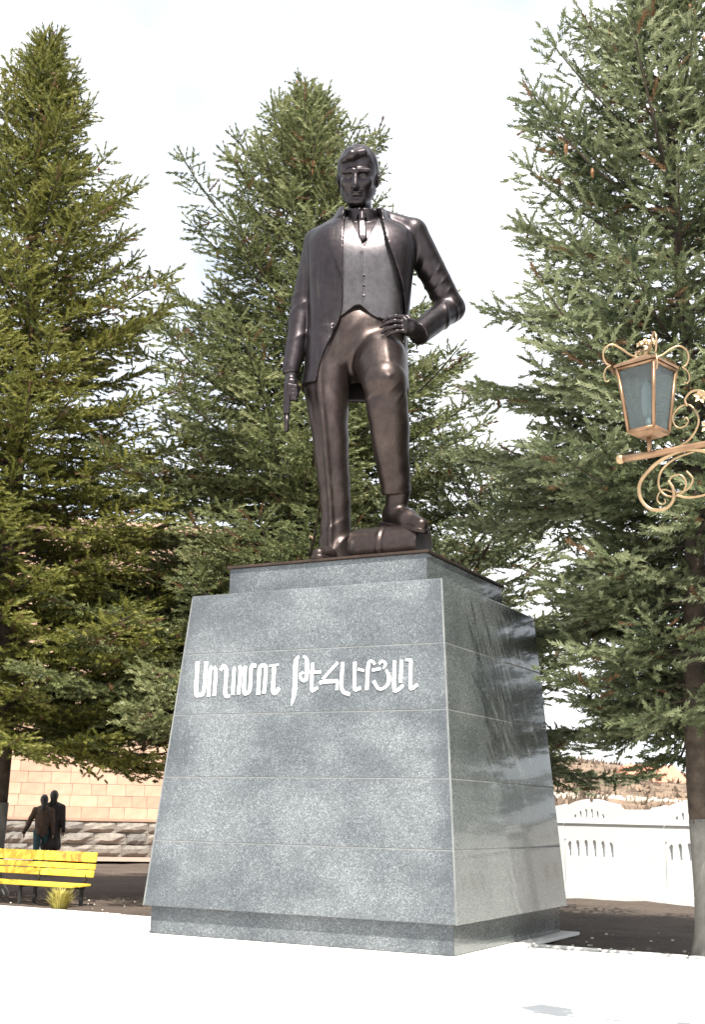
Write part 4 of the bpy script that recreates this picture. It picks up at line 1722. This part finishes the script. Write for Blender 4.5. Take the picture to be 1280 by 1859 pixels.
# pebbles and litter on the soil
mb = MB()
rg = random.Random(9)
for k in range(110):
    x = rg.choice((rg.uniform(-9, -2.2), rg.uniform(2.0, 7.5)))
    y = 2.3 + abs(rg.gauss(0, 1)) * 2.6
    r = rg.uniform(.008, .028)
    bm = bmesh.new()
    bmesh.ops.create_icosphere(bm, subdivisions=1, radius=r)
    for v in bm.verts: v.co *= rg.uniform(.7, 1.2)
    bm.verts.index_update()
    mb.add([(v.co.x + x, v.co.y + y, v.co.z * .6 + PZ - .02) for v in bm.verts], [[v.index for v in q.verts] for q in bm.faces])
    bm.free()
tag(mb.build('pebbles', M['pale_stone']), 'small pale pebbles scattered over the dark soil', kind='stuff')

# ---------------------------------------------------------------- people walking off behind the bench


def walker(name, loc, rz, kind):
    root = empty(name, loc, rz)

    def body(p):
        d = rcone(p, (0, 0, .95), (0, .02, 1.38), .13, .15)
        d = smin(d, rcone(p, (-.15, .02, 1.40), (.15, .02, 1.40), .06, .06), .05)
        d = smin(d, rcone(p, (0, .02, 1.42), (0, 0, 1.52), .05, .05), .04)
        d = smin(d, ell(p, (0, -.005, 1.615), (.075, .095, .115)), .02)
        d = smin(d, ell(p, (0, .095, 1.60), (.018, .03, .022)), .015)
        for s in (-1, 1):
            ph = s * .17
            d = smin(d, rcone(p, (s * .09, 0, .92), (s * .10, ph * .5 + .03, .50), .085, .055), .04)
            d = smin(d, rcone(p, (s * .10, ph * .5 + .03, .50), (s * .10, ph - .04, .09), .055, .038), .02)
            d = smin(d, rcone(p, (s * .10, ph - .05, .045), (s * .105, ph + .10, .035), .038, .03), .02)
            sw = -.10 * s
            ex = .16 if (kind == 'a' and s < 0) else .03
            d = smin(d, rcone(p, (s * .19, .02, 1.38), (s * (.21 + ex * .5), sw * .5, 1.12), .05, .042), .03)
            hx = s * (.22 + ex)
            d = smin(d, rcone(p, (s * (.21 + ex * .5), sw * .5, 1.12), (hx, sw + .04, .88), .042, .03), .02)
            d = smin(d, ell(p, (hx, sw + .05, .83), (.022, .035, .05)), .01)
            for f in range(4):
                d = smin(d, rcone(p, (hx, sw + .03 + f * .014, .80), (hx, sw + .035 + f * .014, .755 - .01 * (f in (1, 2))), .008, .006), .004)
            d = smin(d, rcone(p, (hx, sw + .08, .83), (hx, sw + .10, .79), .009, .007), .006)
        return d

    def coat(p):
        lo_ = .62 if kind == 'b' else .88
        d = rcone(p, (0, 0, lo_), (0, .02, 1.36), .20 if kind == 'b' else .165, .165)
        d = smin(d, rcone(p, (-.16, .02, 1.40), (.16, .02, 1.40), .075, .075), .05)
        for s in (-1, 1):
            sw = -.10 * s
            ex = .16 if (kind == 'a' and s < 0) else .03
            d = smin(d, rcone(p, (s * .19, .02, 1.38), (s * (.21 + ex * .5), sw * .5, 1.12), .068, .058), .03)
            d = smin(d, rcone(p, (s * (.21 + ex * .5), sw * .5, 1.12), (s * (.22 + ex), sw + .03, .91), .056, .048), .02)
        d = d + .006 * np.sin(p[:, 0] * 40 + p[:, 2] * 9)
        d = np.maximum(d, np.where(np.abs(p[:, 0]) < .19, (lo_ - .02) - p[:, 2], -1))
        return np.maximum(d, p[:, 2] - 1.50)

    def hairf(p):
        d = ell(p, (0, -.02, 1.635), (.092, .108, .118))
        d = smax(d, -ell(p, (0, .09, 1.60), (.07, .07, .09)), .01)
        if kind == 'b': d = smin(d, ell(p, (0, -.09, 1.52), (.075, .05, .14)), .04)
        else: d = smin(d, rcone(p, (0, -.07, 1.58), (0, -.10, 1.44), .07, .05), .03)
        return d

    def legs(p):
        d = None
        for s in (-1, 1):
            ph = s * .17
            q = smin(rcone(p, (s * .09, 0, .92), (s * .10, ph * .5 + .03, .50), .10, .068), rcone(p, (s * .10, ph * .5 + .03, .50), (s * .10, ph - .04, .10), .068, .055), .02)
            d = q if d is None else smin(d, q, .03)
        return d

    def skirt(p):
        d = rcone(p, (0, 0, .60), (0, 0, .95), .215, .16)
        d = d + .008 * np.sin(np.arctan2(p[:, 1], p[:, 0]) * 9)
        return np.maximum(d, .50 - p[:, 2])

    sculpt('body', body, (-.5, -.35, -.01), (.5, .4, 1.78), .016, M['skin'], root)
    sculpt('coat' if kind == 'b' else 'jacket', coat, (-.55, -.4, .5), (.55, .4, 1.56), .016, M['coat_dark'] if kind == 'b' else M['coat_brown'], root)
    sculpt('hair', hairf, (-.2, -.25, 1.3), (.2, .2, 1.82), .013, M['hair'], root)
    if kind == 'a':
        sculpt('trousers', legs, (-.3, -.35, .02), (.3, .35, 1.05), .016, M['jeans'], root)
    else:
        sculpt('skirt', skirt, (-.35, -.35, .4), (.35, .35, 1.2), .016, M['skirt'], root)
    for s in (-1, 1):
        ph = s * .17

        def sh(p): return np.maximum(smin(rcone(p, (s * .10, ph - .06, .05), (s * .105, ph + .13, .04), .052, .042), rcone(p, (s * .10, ph - .05, .06), (s * .10, ph - .045, .16), .05, .05), .02), .002 - p[:, 2])
        sculpt('shoe', sh, (s * .1 - .12, ph - .2, -.01), (s * .1 + .12, ph + .25, .26), .014, M['boot'], root)
    return root


pa = walker('person', (-12.19, 9.68, PZ + .0), YAW + rad(18), 'a')
tag(pa, 'person in brown jacket and teal trousers walking away, left of the dark coat', 'person', 'people walking away behind the bench')
pb = walker('person', (-12.14, 9.95, PZ + .0), YAW + rad(12), 'b')
pb.scale = (1.06, 1.06, 1.06)
tag(pb, 'person in a long dark coat and skirt walking away, the taller right one of two', 'person', 'people walking away behind the bench')

# ---------------------------------------------------------------- copper street lantern
LX, LY, LZ = 5.335, -4.43, 4.00      # centre of the lantern's base
lamp = empty('street_lamp', (LX + 1.05, LY, PZ))
tag(lamp, 'copper street lamp with a four-sided lantern and gilded scrolls on its arm', 'street lamp')


def lp(x, y, z): return (x - 1.05, y, z - PZ)      # lantern-centred -> lamp frame


# post (beyond the edge of the picture) and arm
mb = MB()
mb.lathe([(.16, 0), (.16, .12), (.11, .18), (.10, .8), (.075, .9), (.06, 1.1), (.048, 3.4), (.048, 4.25), (.075, 4.28), (.075, 4.33), (.02, 4.42)], 16)
mb.build('post', M['copper'], lamp)
mb = MB()
ARM_Z = LZ - .115
mb.tube([lp(-.20, 0, ARM_Z - .012), lp(0, 0, ARM_Z - .002), lp(.5, 0, ARM_Z + .035), lp(1.06, 0, ARM_Z + .07)], .025, 12)
mb.build('arm', M['copper'], lamp)
mb = MB()
bm = bmesh.new()
bmesh.ops.create_uvsphere(bm, u_segments=12, v_segments=8, radius=.033)
bm.verts.index_update()
c = Vector(lp(-.205, 0, ARM_Z - .012))
mb.add([v.co + c for v in bm.verts], [[v.index for v in q.verts] for q in bm.faces], True)
bm.free()
mb.build('arm_knob', M['brass'], lamp)
mb = MB()
mb.tube([lp(0, 0, ARM_Z), lp(0, 0, LZ + .01)], .016, 10)
mb.build('stem', M['copper'], lamp)
# lantern body: four-sided, wider at the top, one corner towards the viewer
ANG = rad(45) + rad(-28 + 45) * 0
zb, zt = LZ + .045, LZ + .50
rb, rt = .138, .204


def corner(r, k, z, rot=YAW):
    a = rot - math.pi / 2 + k * math.pi / 2
    return Vector(lp(r * math.cos(a), r * math.sin(a), z))


lant = empty('lantern', (0, 0, 0))
lant.parent = lamp
for k in range(4):
    mb = MB()
    a, b = corner(rb, k, zb), corner(rt, k, zt)
    mb.tube([a, b], .0145, 4)
    mb.build('corner_bar', M['copper'], lant)
    k2 = (k + 1) % 4
    c0, c1, d0, d1 = corner(rb, k, zb), corner(rb, k2, zb), corner(rt, k, zt), corner(rt, k2, zt)
    mb = MB()
    mb.tube([c0, c1], .017, 4)
    mb.build('bottom_rail', M['copper'], lant)
    mb = MB()
    mb.tube([d0, d1], .014, 4)
    mb.build('top_rail', M['copper'], lant)
    mb = MB()
    ctr = (c0 + c1 + d0 + d1) / 4
    axis_ = Vector(lp(0, 0, ctr.z))
    inn = (axis_ - ctr).normalized() * .004
    mb.add([c0 + inn, c1 + inn, d1 + inn, d0 + inn, c0 + inn * 2.5, c1 + inn * 2.5, d1 + inn * 2.5, d0 + inn * 2.5],
           [(0, 1, 2, 3), (7, 6, 5, 4), (0, 4, 5, 1), (1, 5, 6, 2), (2, 6, 7, 3), (3, 7, 4, 0)])
    mb.build('glass_pane', M['glass'], lant)
mb = MB()
V = [corner(rb * .98, k, zb - .012) for k in range(4)] + [corner(rb * .55, k, LZ + .005) for k in range(4)]
mb.add(V, [(0, 1, 2, 3), (7, 6, 5, 4)] + [(k, 4 + k, 4 + (k + 1) % 4, (k + 1) % 4) for k in range(4)])
mb.build('base_pan', M['copper'], lant)
mb = MB()
V = [corner(rt * 1.12, k, zt + .012) for k in range(4)] + [corner(rt * 1.12, k, zt + .028) for k in range(4)] + [corner(.05, k, zt + .105) for k in range(4)]
Fc = [(3, 2, 1, 0), (8, 9, 10, 11)]
for k in range(4):
    k2 = (k + 1) % 4
    Fc += [(k, k2, 4 + k2, 4 + k), (4 + k, 4 + k2, 8 + k2, 8 + k)]
mb.add(V, Fc)
mb.build('roof', M['copper'], lant)
mb = MB()
mb.tube([lp(0, 0, zb), lp(0, 0, zb + .10)], .02, 10)
mb.lathe([(.015, 0), (.036, .03), (.045, .10), (.04, .2), (.02, .26), (.004, .27)], 14, lp(0, 0, zb + .10))
mb.build('bulb', M['bulb'], lant)
# curls over the roof corners and the flower finial
for k in range(4):
    a = YAW - math.pi / 2 + k * math.pi / 2
    ca, sa = math.cos(a), math.sin(a)
    pr = [(.02, .09), (.10, .105), (.17, .155), (.235, .185), (.285, .155), (.30, .10), (.285, .05), (.262, .032)]
    P = spline([lp(r * ca, r * sa, zt + z) for r, z in pr], 5)
    mb = MB()
    mb.tube(P, np.linspace(.0085, .0065, len(P)), 6)
    pr = [(.25, .03), (.285, .0), (.30, -.05), (.285, -.09), (.262, -.085)]
    P = spline([lp(r * ca, r * sa, zt + z) for r, z in pr], 4)
    mb.tube(P, np.linspace(.0065, .0045, len(P)), 6)
    mb.build('roof_curl', M['brass'], lant)


def flower(name, c, R_, parent, n=6, face=None):
    mb_ = MB()
    fz = Vector(face).normalized() if face is not None else Vector((0, 0, 1))
    fx = fz.orthogonal().normalized()
    fy = fz.cross(fx)
    c = Vector(c)
    for k in range(n):
        a = 2 * math.pi * k / n
        d = fx * math.cos(a) + fy * math.sin(a)
        s = -fx * math.sin(a) + fy * math.cos(a)
        V = [c, c + d * R_ * .55 + s * R_ * .32 + fz * R_ * .25, c + d * R_ + fz * R_ * .15, c + d * R_ * .55 - s * R_ * .32 + fz * R_ * .25, c + d * R_ * .5 + fz * R_ * .08]
        mb_.add(V, [(0, 1, 4), (1, 2, 4), (2, 3, 4), (3, 0, 4)], True)
    mb_.tube([c - fz * R_ * .2, c + fz * R_ * .35], [R_ * .16, R_ * .2], 8)
    return mb_.build(name, M['brass'], parent)


for k, (dx, dz) in enumerate(((-.045, .165), (.03, .185), (.0, .235), (.055, .22), (-.03, .225))):
    flower('finial_flower', lp(dx, -.02 * (k % 2), zt + dz - .03), .042, lant, 5, (dx * 6, -1.0, .6))
mb = MB()
mb.tube([lp(0, 0, zt + .09), lp(.0, 0, zt + .20)], [.022, .012], 8)
mb.build('finial_stem', M['brass'], lant)


def scroll(name, pts, r0, r1, m, y=0.0):
    P = spline([lp(x, y, ARM_Z + z) for x, z in pts], 7)
    mb_ = MB()
    mb_.tube(P, np.linspace(r0, r1, len(P)), 8)
    return mb_.build(name, m, lamp)


# scrolls under the arm
scroll('scroll', [(.52, -.18), (.44, -.06), (.30, .0), (.17, -.012), (.03, -.08), (-.07, -.19), (-.075, -.30), (-.01, -.385), (.085, -.395), (.145, -.345), (.15, -.26), (.12, -.20)], .0155, .010, M['brass'])
scroll('scroll', [(.30, -.01), (.17, -.045), (.075, -.12), (.05, -.22), (.085, -.29), (.15, -.31), (.215, -.285), (.235, -.22), (.20, -.165), (.145, -.17), (.125, -.21), (.15, -.24)], .0085, .006, M['brass'], .012)
scroll('scroll', [(.17, -.31), (.26, -.335), (.38, -.32), (.48, -.25), (.52, -.15), (.49, -.08), (.42, -.09), (.42, -.15)], .0085, .006, M['brass'], -.012)
scroll('scroll', [(.24, -.14), (.28, -.20), (.245, -.265), (.17, -.285), (.09, -.255), (.05, -.275), (.035, -.32), (.06, -.355), (.09, -.345), (.085, -.32)], .007, .005, M['brass'], .02)
# scrolls above the arm
scroll('scroll', [(.10, .03), (.17, .025), (.27, .075), (.33, .16), (.335, .24), (.285, .32), (.215, .315), (.165, .25), (.185, .18), (.235, .17), (.27, .205), (.255, .235), (.24, .22)], .0085, .005, M['brass'], .01)
scroll('scroll', [(.27, .31), (.26, .36), (.31, .41), (.38, .40), (.44, .34), (.50, .22), (.55, .12), (.62, .06)], .009, .006, M['brass'], -.01)
flower('scroll_flower', lp(.37, -.02, ARM_Z + .36), .055, lamp, 6, (.2, -1, .2))
flower('scroll_flower', lp(.44, -.02, ARM_Z + .27), .05, lamp, 6, (.2, -1, .2))
flower('scroll_leaf', lp(.40, -.02, ARM_Z + .14), .05, lamp, 4, (.2, -1, .2))
